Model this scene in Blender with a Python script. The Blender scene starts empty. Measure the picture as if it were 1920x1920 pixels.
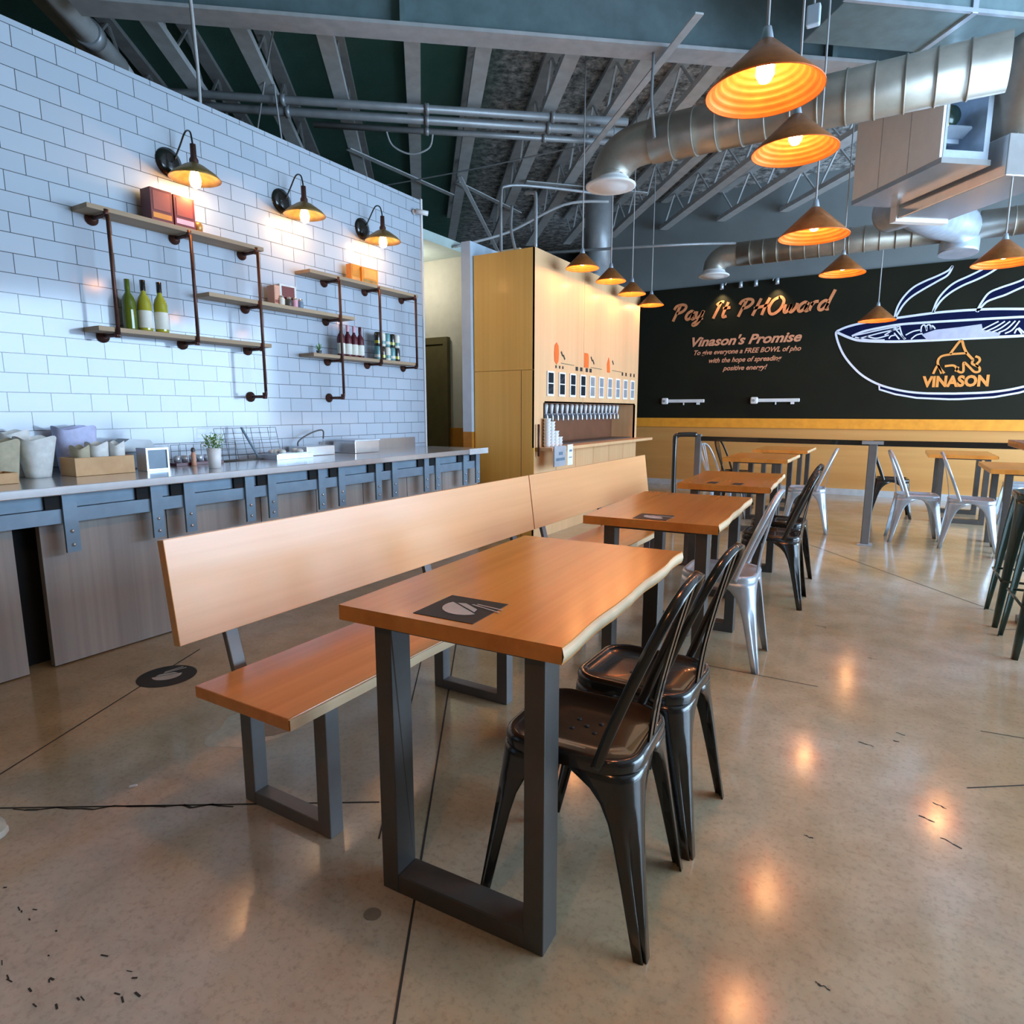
import bpy, bmesh, math, random
from mathutils import Vector, Matrix, Quaternion
random.seed(7)
R = math.radians
C = bpy.context.scene.collection
SC = bpy.context.scene

# ------------------------------------------------------------------ camera, daylight, exposure
cam_d = bpy.data.cameras.new('camera'); cam = bpy.data.objects.new('camera', cam_d); C.objects.link(cam)
cam_d.sensor_width = 36.0; cam_d.lens = 1185.0 / 1920.0 * 36.0; cam_d.clip_start = 0.02
cam.location = (0, 0, 1.22); cam.rotation_euler = (R(90 - 9.06), 0, R(30.96))
SC.camera = cam
SC.view_settings.view_transform = 'Standard'; SC.view_settings.look = 'None'
SC.view_settings.gamma = 1.0; SC.view_settings.use_curve_mapping = False
SC.view_settings.exposure = 0.32
w = bpy.data.worlds.new('sky'); SC.world = w; w.use_nodes = True
bg = w.node_tree.nodes['Background']; bg.inputs[0].default_value = (0.56, 0.76, 1.0, 1); bg.inputs[1].default_value = 0.9

def area(name, loc, rot, sx, sy, power, col):
    d = bpy.data.lights.new(name, 'AREA'); d.shape = 'RECTANGLE'; d.size = sx; d.size_y = sy
    d.energy = power; d.color = col
    o = bpy.data.objects.new(name, d); C.objects.link(o); o.location = loc; o.rotation_euler = rot
    return o
# daylight through the window wall on the right
area('daylight_right', (5.1, 6.3, 1.75), (0, R(90), 0), 3.0, 8.4, 930, (0.51, 0.74, 1.0))

# ------------------------------------------------------------------ materials
def nm(name):
    m = bpy.data.materials.new(name); m.use_nodes = True
    nt = m.node_tree; return m, nt, nt.nodes['Principled BSDF']
def link(nt, a, b): nt.links.new(a, b)
def coords(nt, scale=(1, 1, 1), rot=(0, 0, 0)):
    tc = nt.nodes.new('ShaderNodeTexCoord'); mp = nt.nodes.new('ShaderNodeMapping')
    mp.inputs['Scale'].default_value = scale; mp.inputs['Rotation'].default_value = rot
    link(nt, tc.outputs['Object'], mp.inputs['Vector']); return mp.outputs['Vector']
def noise(nt, vec, scale, detail=4, rough=.55):
    n = nt.nodes.new('ShaderNodeTexNoise'); n.inputs['Scale'].default_value = scale
    n.inputs['Detail'].default_value = detail; n.inputs['Roughness'].default_value = rough
    link(nt, vec, n.inputs['Vector']); return n.outputs['Fac']
def ramp(nt, fac, stops):
    r = nt.nodes.new('ShaderNodeValToRGB'); cr = r.color_ramp
    while len(cr.elements) > 1: cr.elements.remove(cr.elements[-1])
    cr.elements[0].position = stops[0][0]; cr.elements[0].color = (*stops[0][1], 1)
    for p, c in stops[1:]:
        e = cr.elements.new(p); e.color = (*c, 1)
    link(nt, fac, r.inputs['Fac']); return r.outputs['Color']
def bump(nt, b, fac, strength=.2, dist=.01):
    n = nt.nodes.new('ShaderNodeBump'); n.inputs['Strength'].default_value = strength
    n.inputs['Distance'].default_value = dist
    link(nt, fac, n.inputs['Height']); link(nt, n.outputs['Normal'], b.inputs['Normal'])
def mix(nt, fac, a, b_, mode='MIX'):
    n = nt.nodes.new('ShaderNodeMix'); n.data_type = 'RGBA'; n.blend_type = mode
    for sock, val in ((n.inputs[0], fac), (n.inputs[6], a), (n.inputs[7], b_)):
        if isinstance(val, (int, float)): sock.default_value = val
        elif isinstance(val, tuple): sock.default_value = (*val, 1)
        else: link(nt, val, sock)
    return n.outputs[2]
def plain(name, col, rough=.5, metal=0.0, coat=0.0, var=.12, scale=9, bmp=0.0, spec=.5):
    m, nt, b = nm(name)
    v = coords(nt); f = noise(nt, v, scale)
    lo = tuple(max(0, c * (1 - var)) for c in col); hi = tuple(min(1, c * (1 + var)) for c in col)
    link(nt, ramp(nt, f, [(.3, lo), (.7, hi)]), b.inputs['Base Color'])
    b.inputs['Roughness'].default_value = rough; b.inputs['Metallic'].default_value = metal
    b.inputs['Coat Weight'].default_value = coat; b.inputs['Specular IOR Level'].default_value = spec
    if bmp: bump(nt, b, noise(nt, v, scale * 6), bmp, .004)
    return m
def wood(name, c1, c2, grain='y', rough=.3, coat=.3, fine=26, seams=0.0):
    m, nt, b = nm(name)
    k = {'x': (.5, fine, fine), 'y': (fine, .5, fine), 'z': (fine, fine, .5)}[grain]
    v = coords(nt, k); f = noise(nt, v, 1.0, 5, .6)
    k2 = {'x': (.25, 5, 5), 'y': (5, .25, 5), 'z': (5, 5, .25)}[grain]
    f2 = noise(nt, coords(nt, k2), 1.0, 2, .5)
    col = mix(nt, .5, ramp(nt, f, [(.3, c1), (.7, c2)]), ramp(nt, f2, [(.35, c1), (.65, c2)]))
    link(nt, col, b.inputs['Base Color'])
    b.inputs['Roughness'].default_value = rough; b.inputs['Coat Weight'].default_value = coat
    b.inputs['Coat Roughness'].default_value = .18
    bump(nt, b, f, .06, .002)
    return m
def emit(name, col, strength):
    m, nt, b = nm(name)
    v = coords(nt); f = noise(nt, v, 5)
    link(nt, ramp(nt, f, [(0, col), (1, tuple(min(1, c * 1.05) for c in col))]), b.inputs['Emission Color'])
    b.inputs['Base Color'].default_value = (*col, 1); b.inputs['Emission Strength'].default_value = strength
    return m
def tile_mat():
    m, nt, b = nm('subway_tile_daylight_tint')
    tc = nt.nodes.new('ShaderNodeTexCoord'); sep = nt.nodes.new('ShaderNodeSeparateXYZ')
    cmb = nt.nodes.new('ShaderNodeCombineXYZ'); link(nt, tc.outputs['Object'], sep.inputs[0])
    ad = nt.nodes.new('ShaderNodeMath'); ad.operation = 'ADD'; ad.inputs[1].default_value = 0.003
    ad2 = nt.nodes.new('ShaderNodeMath'); ad2.operation = 'ADD'; ad2.inputs[1].default_value = 0.0
    link(nt, sep.outputs['Y'], ad2.inputs[0]); link(nt, sep.outputs['Z'], ad.inputs[0])
    link(nt, ad2.outputs[0], cmb.inputs[0]); link(nt, ad.outputs[0], cmb.inputs[1])
    br = nt.nodes.new('ShaderNodeTexBrick'); link(nt, cmb.outputs[0], br.inputs['Vector'])
    br.inputs['Scale'].default_value = 1.0; br.inputs['Brick Width'].default_value = .2035
    br.inputs['Row Height'].default_value = .1017; br.inputs['Mortar Size'].default_value = .0020
    br.inputs['Mortar Smooth'].default_value = .1; br.offset = .5; br.squash = 1
    br.inputs['Color1'].default_value = (.43, .49, .57, 1); br.inputs['Color2'].default_value = (.48, .54, .62, 1)  # blue of the window light tinted into the white tile
    br.inputs['Mortar'].default_value = (.06, .065, .07, 1)
    link(nt, br.outputs['Color'], b.inputs['Base Color'])
    b.inputs['Roughness'].default_value = .1
    # every tile sits at its own slight tilt, so reflections break from tile to tile
    inv = nt.nodes.new('ShaderNodeMath'); inv.operation = 'SUBTRACT'; inv.inputs[0].default_value = 1
    link(nt, br.outputs['Fac'], inv.inputs[1])
    n1 = noise(nt, tc.outputs['Object'], 3.0, 1)
    add = nt.nodes.new('ShaderNodeMath'); add.operation = 'ADD'
    link(nt, inv.outputs[0], add.inputs[0]); link(nt, n1, add.inputs[1])
    bump(nt, b, add.outputs[0], .25, .004)
    return m
def floor_mat():
    m, nt, b = nm('polished_concrete')
    v = coords(nt)
    a = ramp(nt, noise(nt, v, .75, 3, .5), [(.32, (.42, .28, .14)), (.5, (.50, .39, .25)), (.68, (.57, .48, .38))])
    s = ramp(nt, noise(nt, v, 55, 6, .75), [(.33, (.78, .76, .74)), (.5, (1, 1, 1))])
    s2 = ramp(nt, noise(nt, v, 5.5, 5, .6), [(.3, (.8, .78, .75)), (.6, (1, 1, 1))])
    c = mix(nt, 1.0, mix(nt, 1.0, a, s, 'MULTIPLY'), s2, 'MULTIPLY')
    link(nt, c, b.inputs['Base Color'])
    r = ramp(nt, noise(nt, v, 2.2, 4), [(.3, (.09,) * 3), (.7, (.2,) * 3)])
    link(nt, r, b.inputs['Roughness'])
    b.inputs['Specular IOR Level'].default_value = .6
    bump(nt, b, noise(nt, v, 7, 3), .04, .01)
    return m
def deck_mat():
    m, nt, b = nm('roof_deck_lining')
    v = coords(nt)
    sep = nt.nodes.new('ShaderNodeSeparateXYZ'); link(nt, v, sep.inputs[0])
    foil = ramp(nt, noise(nt, v, 9, 8, .75), [(.38, (.08, .085, .085)), (.5, (.34, .35, .35)), (.62, (.72, .73, .73))])
    paint = ramp(nt, noise(nt, v, 1.2, 3), [(.3, (.05, .17, .13)), (.7, (.09, .21, .17))])
    mr = nt.nodes.new('ShaderNodeMapRange'); mr.inputs[1].default_value = .55; mr.inputs[2].default_value = .95
    link(nt, sep.outputs['X'], mr.inputs[0])
    link(nt, mix(nt, mr.outputs[0], paint, foil), b.inputs['Base Color'])
    b.inputs['Roughness'].default_value = .75
    bump(nt, b, noise(nt, v, 9, 8, .75), .5, .03)
    return m
M = {}
M['tile'] = tile_mat(); M['floor'] = floor_mat(); M['deck'] = deck_mat()
M['joint'] = plain('saw_cut_joint', (.035, .028, .022), .9)
M['top'] = wood('oiled_oak', (.54, .17, .022), (.78, .30, .058), 'y', .26, .4)
M['edge'] = wood('live_edge_sapwood', (.58, .36, .18), (.80, .62, .40), 'y', .5, .1, 14)
M['back'] = wood('oak_window_lit', (.68, .335, .135), (.82, .445, .20), 'y', .33, .3)  # seat wood made paler: window light on the backrest put into its colour
M['ply'] = wood('amber_plywood', (.80, .45, .09), (.92, .58, .14), 'z', .5, .1, 30)
M['ply_pale'] = wood('pale_plywood', (.66, .385, .185), (.76, .465, .235), 'z', .5, .1, 20)
M['shelf'] = wood('shelf_plank', (.30, .20, .12), (.46, .33, .20), 'y', .6, 0, 22)
M['grey_wood'] = wood('grey_washed_oak', (.24, .205, .19), (.40, .355, .32), 'z', .55, 0, 34)
M['raw_wood'] = wood('box_wood', (.50, .28, .12), (.62, .38, .18), 'x', .6, 0, 20)
M['wainscot'] = wood('wainscot_laminate', (.58, .27, .075), (.72, .38, .125), 'x', .4, .2, 8)
M['orange'] = plain('orange_trim', (.95, .36, .035), .45)
M['ochre'] = plain('ochre_paint', (.55, .22, .02), .6)
M['iron'] = plain('black_iron_frame', (.075, .068, .062), .36, 0, 0, .1, 9, 0, .45)
M['black'] = plain('black_enamel', (.016, .014, .012), .22, 0, .45)
M['galv'] = plain('galvanised_steel', (.56, .63, .72), .34, .55, .1)
M['green'] = plain('dark_green_enamel', (.02, .045, .035), .28, .3, .4)
M['bench_iron'] = plain('bench_steel', (.17, .16, .155), .42, .2, 0, .1, 9, 0, .35)
M['rust'] = plain('rusty_iron_pipe', (.10, .045, .035), .5, .6, 0, .35, 18)
M['steel_blue'] = plain('blue_grey_painted_steel', (.19, .27, .35), .45, .2)
M['stain'] = plain('brushed_stainless', (.66, .66, .67), .18, .7, 0, .06, 14)
M['truss'] = plain('grey_painted_truss', (.52, .54, .55), .5, .05)
M['beam'] = plain('slate_painted_beam', (.14, .20, .215), .5, .05)
M['beam_flange'] = plain('flange_floor_bounce', (.44, .44, .45), .5, .05)  # lightened: floor bounce on the flange underside mixed into the colour
M['cond'] = plain('conduit_grey', (.34, .36, .38), .4, .3)
M['duct'] = plain('spiral_duct_steel', (.40, .37, .32), .4, .65, 0, .18, 5)
M['teal'] = plain('teal_duct_sheet', (.23, .33, .36), .4, .5)
M['taupe'] = plain('taupe_panel', (.86, .82, .79), .6, 0, 0, .03)
M['white'] = plain('white_paint', (.8, .8, .8), .5, 0, 0, .05)
M['cream'] = plain('cream_wall', (.60, .585, .48), .7, 0, 0, .05)
M['mint'] = plain('pale_mint_soffit', (.55, .66, .62), .7, 0, 0, .05)
M['pale_blue'] = plain('pale_blue_paint', (.55, .68, .82), .5, 0, 0, .05)
M['front_wall'] = plain('brown_wall_paint', (.30, .19, .10), .7)
M['olive'] = plain('olive_door', (.12, .10, .035), .6)
M['grey_wall'] = plain('slate_wall_paint', (.21, .235, .24), .6, 0, 0, .08, 2)
M['dark'] = plain('dark_backing', (.012, .013, .014), .9)
M['chalk'] = plain('chalkboard_black', (.014, .014, .008), .7, 0, 0, .2, 1.2, 0, .15)
M['copper'] = plain('copper_shade', (.46, .16, .04), .36, .6, .1, .2, 20)
M['copper_in'] = plain('copper_shade_lining', (.74, .17, .03), .5, .25, 0, .15, 18)
M['brass'] = plain('aged_brass_shade', (.38, .23, .08), .4, .6, 0, .25, 20)
M['bulb'] = emit('lit_bulb', (1.0, .72, .32), 26)
M['cord'] = plain('pale_cord', (.42, .43, .44), .5)
M['bottle'] = plain('green_bottle_glass', (.10, .13, .01), .08, 0, .6)
M['wine'] = plain('pale_wine_glass', (.38, .36, .03), .08, 0, .6)
M['label'] = plain('paper_label', (.72, .72, .64), .7)
M['red'] = plain('red_carton', (.16, .018, .012), .45)
M['red_pale'] = plain('red_carton_print', (.30, .06, .04), .5)
M['amber'] = plain('amber_packet', (.72, .26, .02), .4)
M['salmon'] = plain('salmon_carton', (.70, .36, .24), .6)
M['maroon'] = plain('maroon_cap', (.09, .01, .02), .4)
M['pink'] = plain('pink_wrap', (.75, .40, .50), .5)
M['glass_teal'] = plain('teal_printed_can', (.12, .30, .32), .3)
M['leaf'] = plain('leaf_green', (.13, .30, .045), .5, 0, 0, .5, 30)
M['petal'] = plain('white_blossom', (.8, .85, .7), .6)
M['paper'] = plain('pale_paper', (.66, .68, .66), .6, 0, 0, .15, 22)
M['paper_tan'] = plain('tan_paper', (.42, .38, .27), .7, 0, 0, .15, 22)
M['paper_lilac'] = plain('lilac_paper', (.50, .54, .78), .6, 0, 0, .15, 22)
M['slate'] = plain('slate_box_face', (.16, .24, .32), .4)
M['screen'] = plain('dark_screen', (.02, .025, .03), .15, 0, .4)
M['line'] = plain('white_mural_paint', (.82, .82, .92), .6, 0, 0, .05)
M['navy'] = plain('navy_mural_paint', (.005, .008, .045), .8, 0, 0, .12, 9, 0, .1)
M['lilac'] = plain('lilac_mural_paint', (.55, .54, .68), .6)
M['neon'] = plain('orange_mural_paint', (.88, .30, .12), .5)
M['neon2'] = plain('coral_mural_paint', (.85, .36, .20), .5)
M['icon'] = plain('red_orange_print', (.78, .14, .015), .5)
M['tap_back'] = plain('dark_tap_backing', (.05, .055, .06), .35)
M['gold'] = plain('amber_mural_paint', (.90, .34, .07), .5)
M['print'] = plain('black_print', (.015, .015, .015), .6)
M['brown'] = plain('brown_backsplash', (.17, .065, .03), .5)
M['sticker'] = plain('black_vinyl', (.012, .012, .013), .55)
M['sticker_grey'] = plain('grey_print', (.42, .41, .40), .6)
M['concrete_ring'] = plain('pale_cement_patch', (.50, .44, .35), .6, 0, 0, .15, 30)
M['concrete_dark'] = plain('brown_stain', (.21, .155, .10), .45, 0, 0, .15, 30)
M['canvas'] = plain('beige_canvas', (.47, .42, .34), .8, 0, 0, .15, 40)
M['sole'] = plain('rubber_sole', (.62, .58, .50), .7)

# ------------------------------------------------------------------ mesh builder
class MB:
    def __init__(s): s.v = []; s.f = []; s.mi = []; s.sm = []
    def add(s, vs, fs, m=0, smooth=False):
        n = len(s.v); s.v += [tuple(p) for p in vs]
        for f in fs: s.f.append([i + n for i in f]); s.mi.append(m); s.sm.append(smooth)
        return s
    def b(s, x0, x1, y0, y1, z0, z1, m=0):
        vs = [(x, y, z) for z in (z0, z1) for y in (y0, y1) for x in (x0, x1)]
        return s.add(vs, [(0, 2, 3, 1), (4, 5, 7, 6), (0, 1, 5, 4), (2, 6, 7, 3), (0, 4, 6, 2), (1, 3, 7, 5)], m)
    def box(s, c, d, m=0, rz=0, rx=0, ry=0):
        mt = Matrix.Translation(c) @ Matrix.Rotation(rz, 4, 'Z') @ Matrix.Rotation(ry, 4, 'Y') @ Matrix.Rotation(rx, 4, 'X')
        x, y, z = d[0] / 2, d[1] / 2, d[2] / 2
        vs = [mt @ Vector((a * x, b_ * y, c_ * z)) for c_ in (-1, 1) for b_ in (-1, 1) for a in (-1, 1)]
        return s.add(vs, [(0, 2, 3, 1), (4, 5, 7, 6), (0, 1, 5, 4), (2, 6, 7, 3), (0, 4, 6, 2), (1, 3, 7, 5)], m)
    def bar(s, p0, p1, wx, wy, m=0, up=(0, 0, 1)):
        "rectangular bar between two points; wx across, wy along up"
        p0, p1 = Vector(p0), Vector(p1); t = (p1 - p0).normalized(); u = Vector(up)
        if abs(t.dot(u)) > .98: u = Vector((0, 1, 0))
        a = t.cross(u).normalized(); u = a.cross(t).normalized()
        q = [(-1, -1), (1, -1), (1, 1), (-1, 1)]
        vs = [p + a * (i * wx / 2) + u * (j * wy / 2) for p in (p0, p1) for i, j in q]
        return s.add(vs, [(3, 2, 1, 0), (4, 5, 6, 7), (0, 1, 5, 4), (1, 2, 6, 5), (2, 3, 7, 6), (3, 0, 4, 7)], m)
    def prism(s, poly, z0, z1, m=0, axis='z', smooth=False):
        f3 = {'z': lambda a, b_, c: (a, b_, c), 'y': lambda a, b_, c: (a, c, b_), 'x': lambda a, b_, c: (c, a, b_)}[axis]
        n = len(poly)
        vs = [f3(a, b_, z0) for a, b_ in poly] + [f3(a, b_, z1) for a, b_ in poly]
        fs = [tuple(range(n))[::-1], tuple(range(n, 2 * n))]
        s.add(vs, fs, m)
        return s.add(vs, [(i, (i + 1) % n, n + (i + 1) % n, n + i) for i in range(n)], m, smooth)
    def sweep(s, path, prof, m=0, smooth=True, up=(0, 0, 1), closed=True, scale=None):
        P = [Vector(p) for p in path]; n = len(P); k = len(prof); vs = []
        t = (P[1] - P[0]).normalized(); u = Vector(up)
        if abs(t.dot(u)) > .95: u = Vector((0, 1, 0)) if abs(t.y) < .9 else Vector((1, 0, 0))
        a = t.cross(u).normalized()
        for i in range(n):
            t2 = (P[min(i + 1, n - 1)] - P[max(i - 1, 0)]).normalized()
            a = (a - t2 * a.dot(t2)).normalized(); u = a.cross(t2)
            k_ = scale[i] if scale else 1
            for x, y in prof: vs.append(P[i] + a * x * k_ + u * y * k_)
        fs = [(i * k + j, i * k + (j + 1) % k, (i + 1) * k + (j + 1) % k, (i + 1) * k + j) for i in range(n - 1) for j in range(k)]
        s.add(vs, fs, m, smooth)
        if closed: s.add(vs, [tuple(range(k))[::-1], tuple(range((n - 1) * k, n * k))], m)
        return s
    def tube(s, path, r, m=0, seg=10, scale=None):
        return s.sweep(path, [(r * math.cos(2 * math.pi * i / seg), r * math.sin(2 * math.pi * i / seg)) for i in range(seg)], m, True, scale=scale)
    def cyl(s, p0, p1, r, m=0, seg=16): return s.tube([p0, p1], r, m, seg)
    def lathe(s, prof, c=(0, 0, 0), m=0, seg=32, smooth=True, mt=None):
        vs = []; n = len(prof)
        for r, z in prof:
            for i in range(seg):
                a = 2 * math.pi * i / seg; p = Vector((r * math.cos(a), r * math.sin(a), z))
                if mt: p = mt @ p
                vs.append(p + Vector(c))
        fs = [(i * seg + j, i * seg + (j + 1) % seg, (i + 1) * seg + (j + 1) % seg, (i + 1) * seg + j) for i in range(n - 1) for j in range(seg)]
        return s.add(vs, fs, m, smooth)
    def ball(s, c, r, m=0, seg=14, sz=1.0):
        return s.lathe([(max(1e-5, r * math.sin(math.pi * i / seg)), -r * sz * math.cos(math.pi * i / seg)) for i in range(seg + 1)], c, m, seg)
    def build(s, name, mats, parent=None, loc=None, rz=0, bevel=0.0):
        me = bpy.data.meshes.new(name); me.from_pydata(s.v, [], s.f)
        for mm in (mats if isinstance(mats, (list, tuple)) else [mats]): me.materials.append(M[mm] if isinstance(mm, str) else mm)
        me.polygons.foreach_set('material_index', s.mi); me.polygons.foreach_set('use_smooth', s.sm)
        bm_ = bmesh.new(); bm_.from_mesh(me); bmesh.ops.remove_doubles(bm_, verts=bm_.verts, dist=1e-6)
        bmesh.ops.recalc_face_normals(bm_, faces=bm_.faces); bm_.to_mesh(me); bm_.free()
        o = bpy.data.objects.new(name, me); C.objects.link(o)
        if parent: o.parent = parent
        if loc: o.location = loc
        o.rotation_euler.z = rz
        if bevel:
            md = o.modifiers.new('bevel', 'BEVEL'); md.width = bevel; md.segments = 2; md.limit_method = 'ANGLE'; md.angle_limit = R(50)
        return o
def tag(o, label, cat, group=None):
    o['label'] = label; o['category'] = cat
    if group: o['group'] = group
    return o
def thing(name, label, cat, loc=(0, 0, 0), rz=0, group=None):
    o = bpy.data.objects.new(name, None); C.objects.link(o); o.empty_display_size = .1
    o.location = loc; o.rotation_euler.z = rz
    return tag(o, label, cat, group)
def struct(o): o['kind'] = 'structure'; return o
def kids(o): return [c for c in bpy.data.objects if c.parent == o]
def dup(o, parent=None):
    c = o.copy(); C.objects.link(c)
    if parent: c.parent = parent
    for ch in kids(o): dup(ch, c)
    return c
def dupthing(o, label, loc, rz=0, group=None):
    c = dup(o); c.location = loc; c.rotation_euler.z = rz; c['label'] = label
    if group: c['group'] = group
    return c
def smooth_path(pts, n=6):
    P = [Vector(p) for p in pts]; out = []
    for i in range(len(P) - 1):
        p0 = P[max(i - 1, 0)]; p1 = P[i]; p2 = P[i + 1]; p3 = P[min(i + 2, len(P) - 1)]
        for k in range(n):
            t = k / n
            out.append(.5 * ((2 * p1) + (p2 - p0) * t + (2 * p0 - 5 * p1 + 4 * p2 - p3) * t * t + (3 * p1 - p0 - 3 * p2 + p3) * t ** 3))
    out.append(P[-1]); return out
def text_mesh(body, width=None, height=None, shear=0.0, bold=0.0, depth=.002):
    cu = bpy.data.curves.new('lettering', 'FONT'); cu.body = body; cu.shear = shear; cu.offset = bold; cu.extrude = depth
    cu.resolution_u = 3
    o = bpy.data.objects.new('lettering', cu); C.objects.link(o)
    bpy.context.view_layer.update(); dg = bpy.context.evaluated_depsgraph_get()
    me = bpy.data.meshes.new_from_object(o.evaluated_get(dg)); bpy.data.objects.remove(o)
    xs = [v.co.x for v in me.vertices]; ys = [v.co.y for v in me.vertices]
    sx = width / (max(xs) - min(xs)) if width else height / (max(ys) - min(ys))
    sy = height / (max(ys) - min(ys)) if height else sx
    x0, y0 = min(xs), min(ys)
    for v in me.vertices: v.co.x = (v.co.x - x0) * sx; v.co.y = (v.co.y - y0) * sy
    return me
def text_obj(name, body, mat, loc, rot, parent=None, **k):
    me = text_mesh(body, **k); me.materials.clear(); me.materials.append(M[mat])
    o = bpy.data.objects.new(name, me); C.objects.link(o); o.location = loc; o.rotation_euler = rot
    if parent: o.parent = parent
    return o
def point(name, loc, power, col, r=.02, parent=None):
    d = bpy.data.lights.new(name, 'POINT'); d.energy = power; d.color = col; d.shadow_soft_size = r
    o = bpy.data.objects.new(name, d); C.objects.link(o); o.location = loc
    if parent: o.parent = parent
    return o
CA, SA = math.cos(R(38.9)), math.sin(R(38.9))
def G(a, p, z): return (a * CA - p * SA, a * SA + p * CA, z)   # roof grid: a along the main beam, p along the joists
# ------------------------------------------------------------------ setting
fl = MB(); fl.b(-8, 6, -4, 13.5, -.2, 0)
def joint(p, q, wd, m=1):
    p, q = Vector((*p, 0)), Vector((*q, 0)); t = (q - p).normalized(); a = Vector((-t.y, t.x, 0)) * wd / 2
    fl.add([p + a + Vector((0, 0, .0006)), p - a + Vector((0, 0, .0006)), q - a + Vector((0, 0, .0006)), q + a + Vector((0, 0, .0006))], [(0, 1, 2, 3)], m)
joint((-.50, .40), (-2.45, 3.45), .006); joint((-1.18, 1.22), (-1.95, 2.37), .005)
joint((-2.45, .62), (-1.30, 1.352), .007); joint((-2.20, .13), (-3.0, 1.85), .007)
joint((-1.30, 7.25), (.62, 4.77), .007); joint((.60, 4.35), (4.2, 6.9), .006); joint((.30, 2.40), (3.4, 4.6), .006)
joint((-.86, 2.985), (-.20, 3.00), .005); joint((.38, 2.885), (1.8, 3.05), .005)
random.seed(3)
for (x, y), (x2, y2) in [((.20, 2.25), (.235, 2.235)), ((.21, 2.06), (.26, 2.035)), ((-.13, 1.87), (-.105, 1.865)), ((-.02, 2.55), (.03, 2.54)), ((.10, 2.70), (.13, 2.695)), ((.16, 2.15), (.20, 2.13)), ((-.30, 3.9), (-.24, 3.89)), ((-.05, 1.36), (-.02, 1.35)), ((-.02, 3.5), (.02, 3.5)), ((.09, 2.63), (.11, 2.625))]:
    n = 5; px, py = x, y
    for i in range(n):
        qx = x + (x2 - x) * (i + 1) / n; qy = y + (y2 - y) * (i + 1) / n + random.uniform(-.006, .006)
        joint((px, py), (qx, qy), random.uniform(.002, .006)); px, py = qx, qy
for i in range(46):     # worn pits in the slab, lower left
    x, y = random.uniform(-1.9, -1.25), random.uniform(.35, .62); L = random.uniform(.005, .02)
    joint((x, y), (x + L, y + random.uniform(-.006, .008)), random.uniform(.002, .005))
px, py = -2.25, .74
for i in range(16):     # chipped edges of the cross joint
    qx = px + .036; qy = .74 + (qx + 2.25) * .637 + random.uniform(-.012, .012); joint((px, py), (qx, qy), random.uniform(.003, .012)); px, py = qx, qy
def disc(c, pts_r, m, z):
    n = len(pts_r); vs = [(c[0] + r[0] * math.cos(2 * math.pi * i / n), c[1] + r[1] * math.sin(2 * math.pi * i / n), z) for i, r in enumerate(pts_r)]
    fl.add(vs, [tuple(range(n))], m)
disc((-2.05, 1.50), [(.15 + .018 * math.sin(i * 1.3), .21 + .02 * math.cos(i * .9)) for i in range(30)], 2, .0004)
disc((-1.99, 1.535), [(.085 + random.uniform(-.01, .01), .115 + random.uniform(-.01, .01)) for i in range(30)], 3, .0009)
disc((-1.002, 1.005), [(.022, .02)] * 14, 3, .0009)
struct(fl.build('floor', ['floor', 'joint', 'concrete_ring', 'concrete_dark']))

struct(MB().b(-7, 9, -6, 14, 4.56, 4.7).build('ceiling', 'deck', rz=R(38.9)))
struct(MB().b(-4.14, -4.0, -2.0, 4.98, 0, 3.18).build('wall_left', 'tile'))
struct(MB().b(-4.16, -3.985, 4.98, 5.0, 0, 3.19).build('trim_1', 'white'))
struct(MB().b(-8.1, -8, -4, 13.5, 0, 4.7).build('wall_kitchen', 'dark'))
# far wall: laminate dado, orange rail, blackboard, slate paint above
struct(MB().b(-4.9, 6, 10.5, 10.66, 3.17, 4.7).build('wall_back', 'grey_wall'))
struct(MB().b(-4.9, 6, 10.47, 10.66, 1.11, 3.17).build('wall_back_blackboard', 'chalk'))
struct(MB().b(-4.9, 6, 10.45, 10.66, .965, 1.11).build('trim_2', 'orange'))
struct(MB().b(-4.9, 6, 10.48, 10.66, .09, .965).build('wall_back_dado', 'wainscot'))
struct(MB().b(-4.9, 6, 10.46, 10.66, 0, .09).build('baseboard_back', 'truss'))
struct(MB().b(-8, -4.9, 12.9, 13.05, 0, 4.7).build('wall_back_kitchen', 'dark'))
# passage past the tiled wall: cream wall, ochre dado, low mint soffit, olive door
struct(MB().b(-7.5, -3.70, 6.33, 6.45, 1.02, 3.0).build('wall_passage', 'cream'))
struct(MB().b(-7.5, -3.70, 6.315, 6.45, 0, 1.02).build('wall_passage_dado', 'ochre'))
struct(MB().b(-7.5, -4.38, 5.02, 6.45, 3.0, 3.1).build('ceiling_passage', 'mint'))
struct(MB().b(-3.66, -3.555, 5.16, 6.33, 1.02, 2.80).build('wall_partition', 'pale_blue'))
struct(MB().b(-3.66, -3.555, 5.16, 6.33, 0, 1.02).build('wall_partition_dado', 'ochre'))
door = thing('door_1', 'olive green door past the end of the tiled wall', 'door', (-4.86, 6.30, 0)); struct(door)
MB().b(-.5, .13, -.015, .02, 0, 2.02).build('door_leaf', 'olive', door)
d2 = MB(); d2.b(.13, .19, -.03, .03, 0, 2.1); d2.b(-.5, .13, -.03, .03, 2.02, 2.1); d2.build('door_frame', 'olive', door)
point('passage_fill', (-5.0, 5.75, 2.7), 13, (1.0, .90, .78), .08)  # no fixture; point light added to brighten the passage
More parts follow.
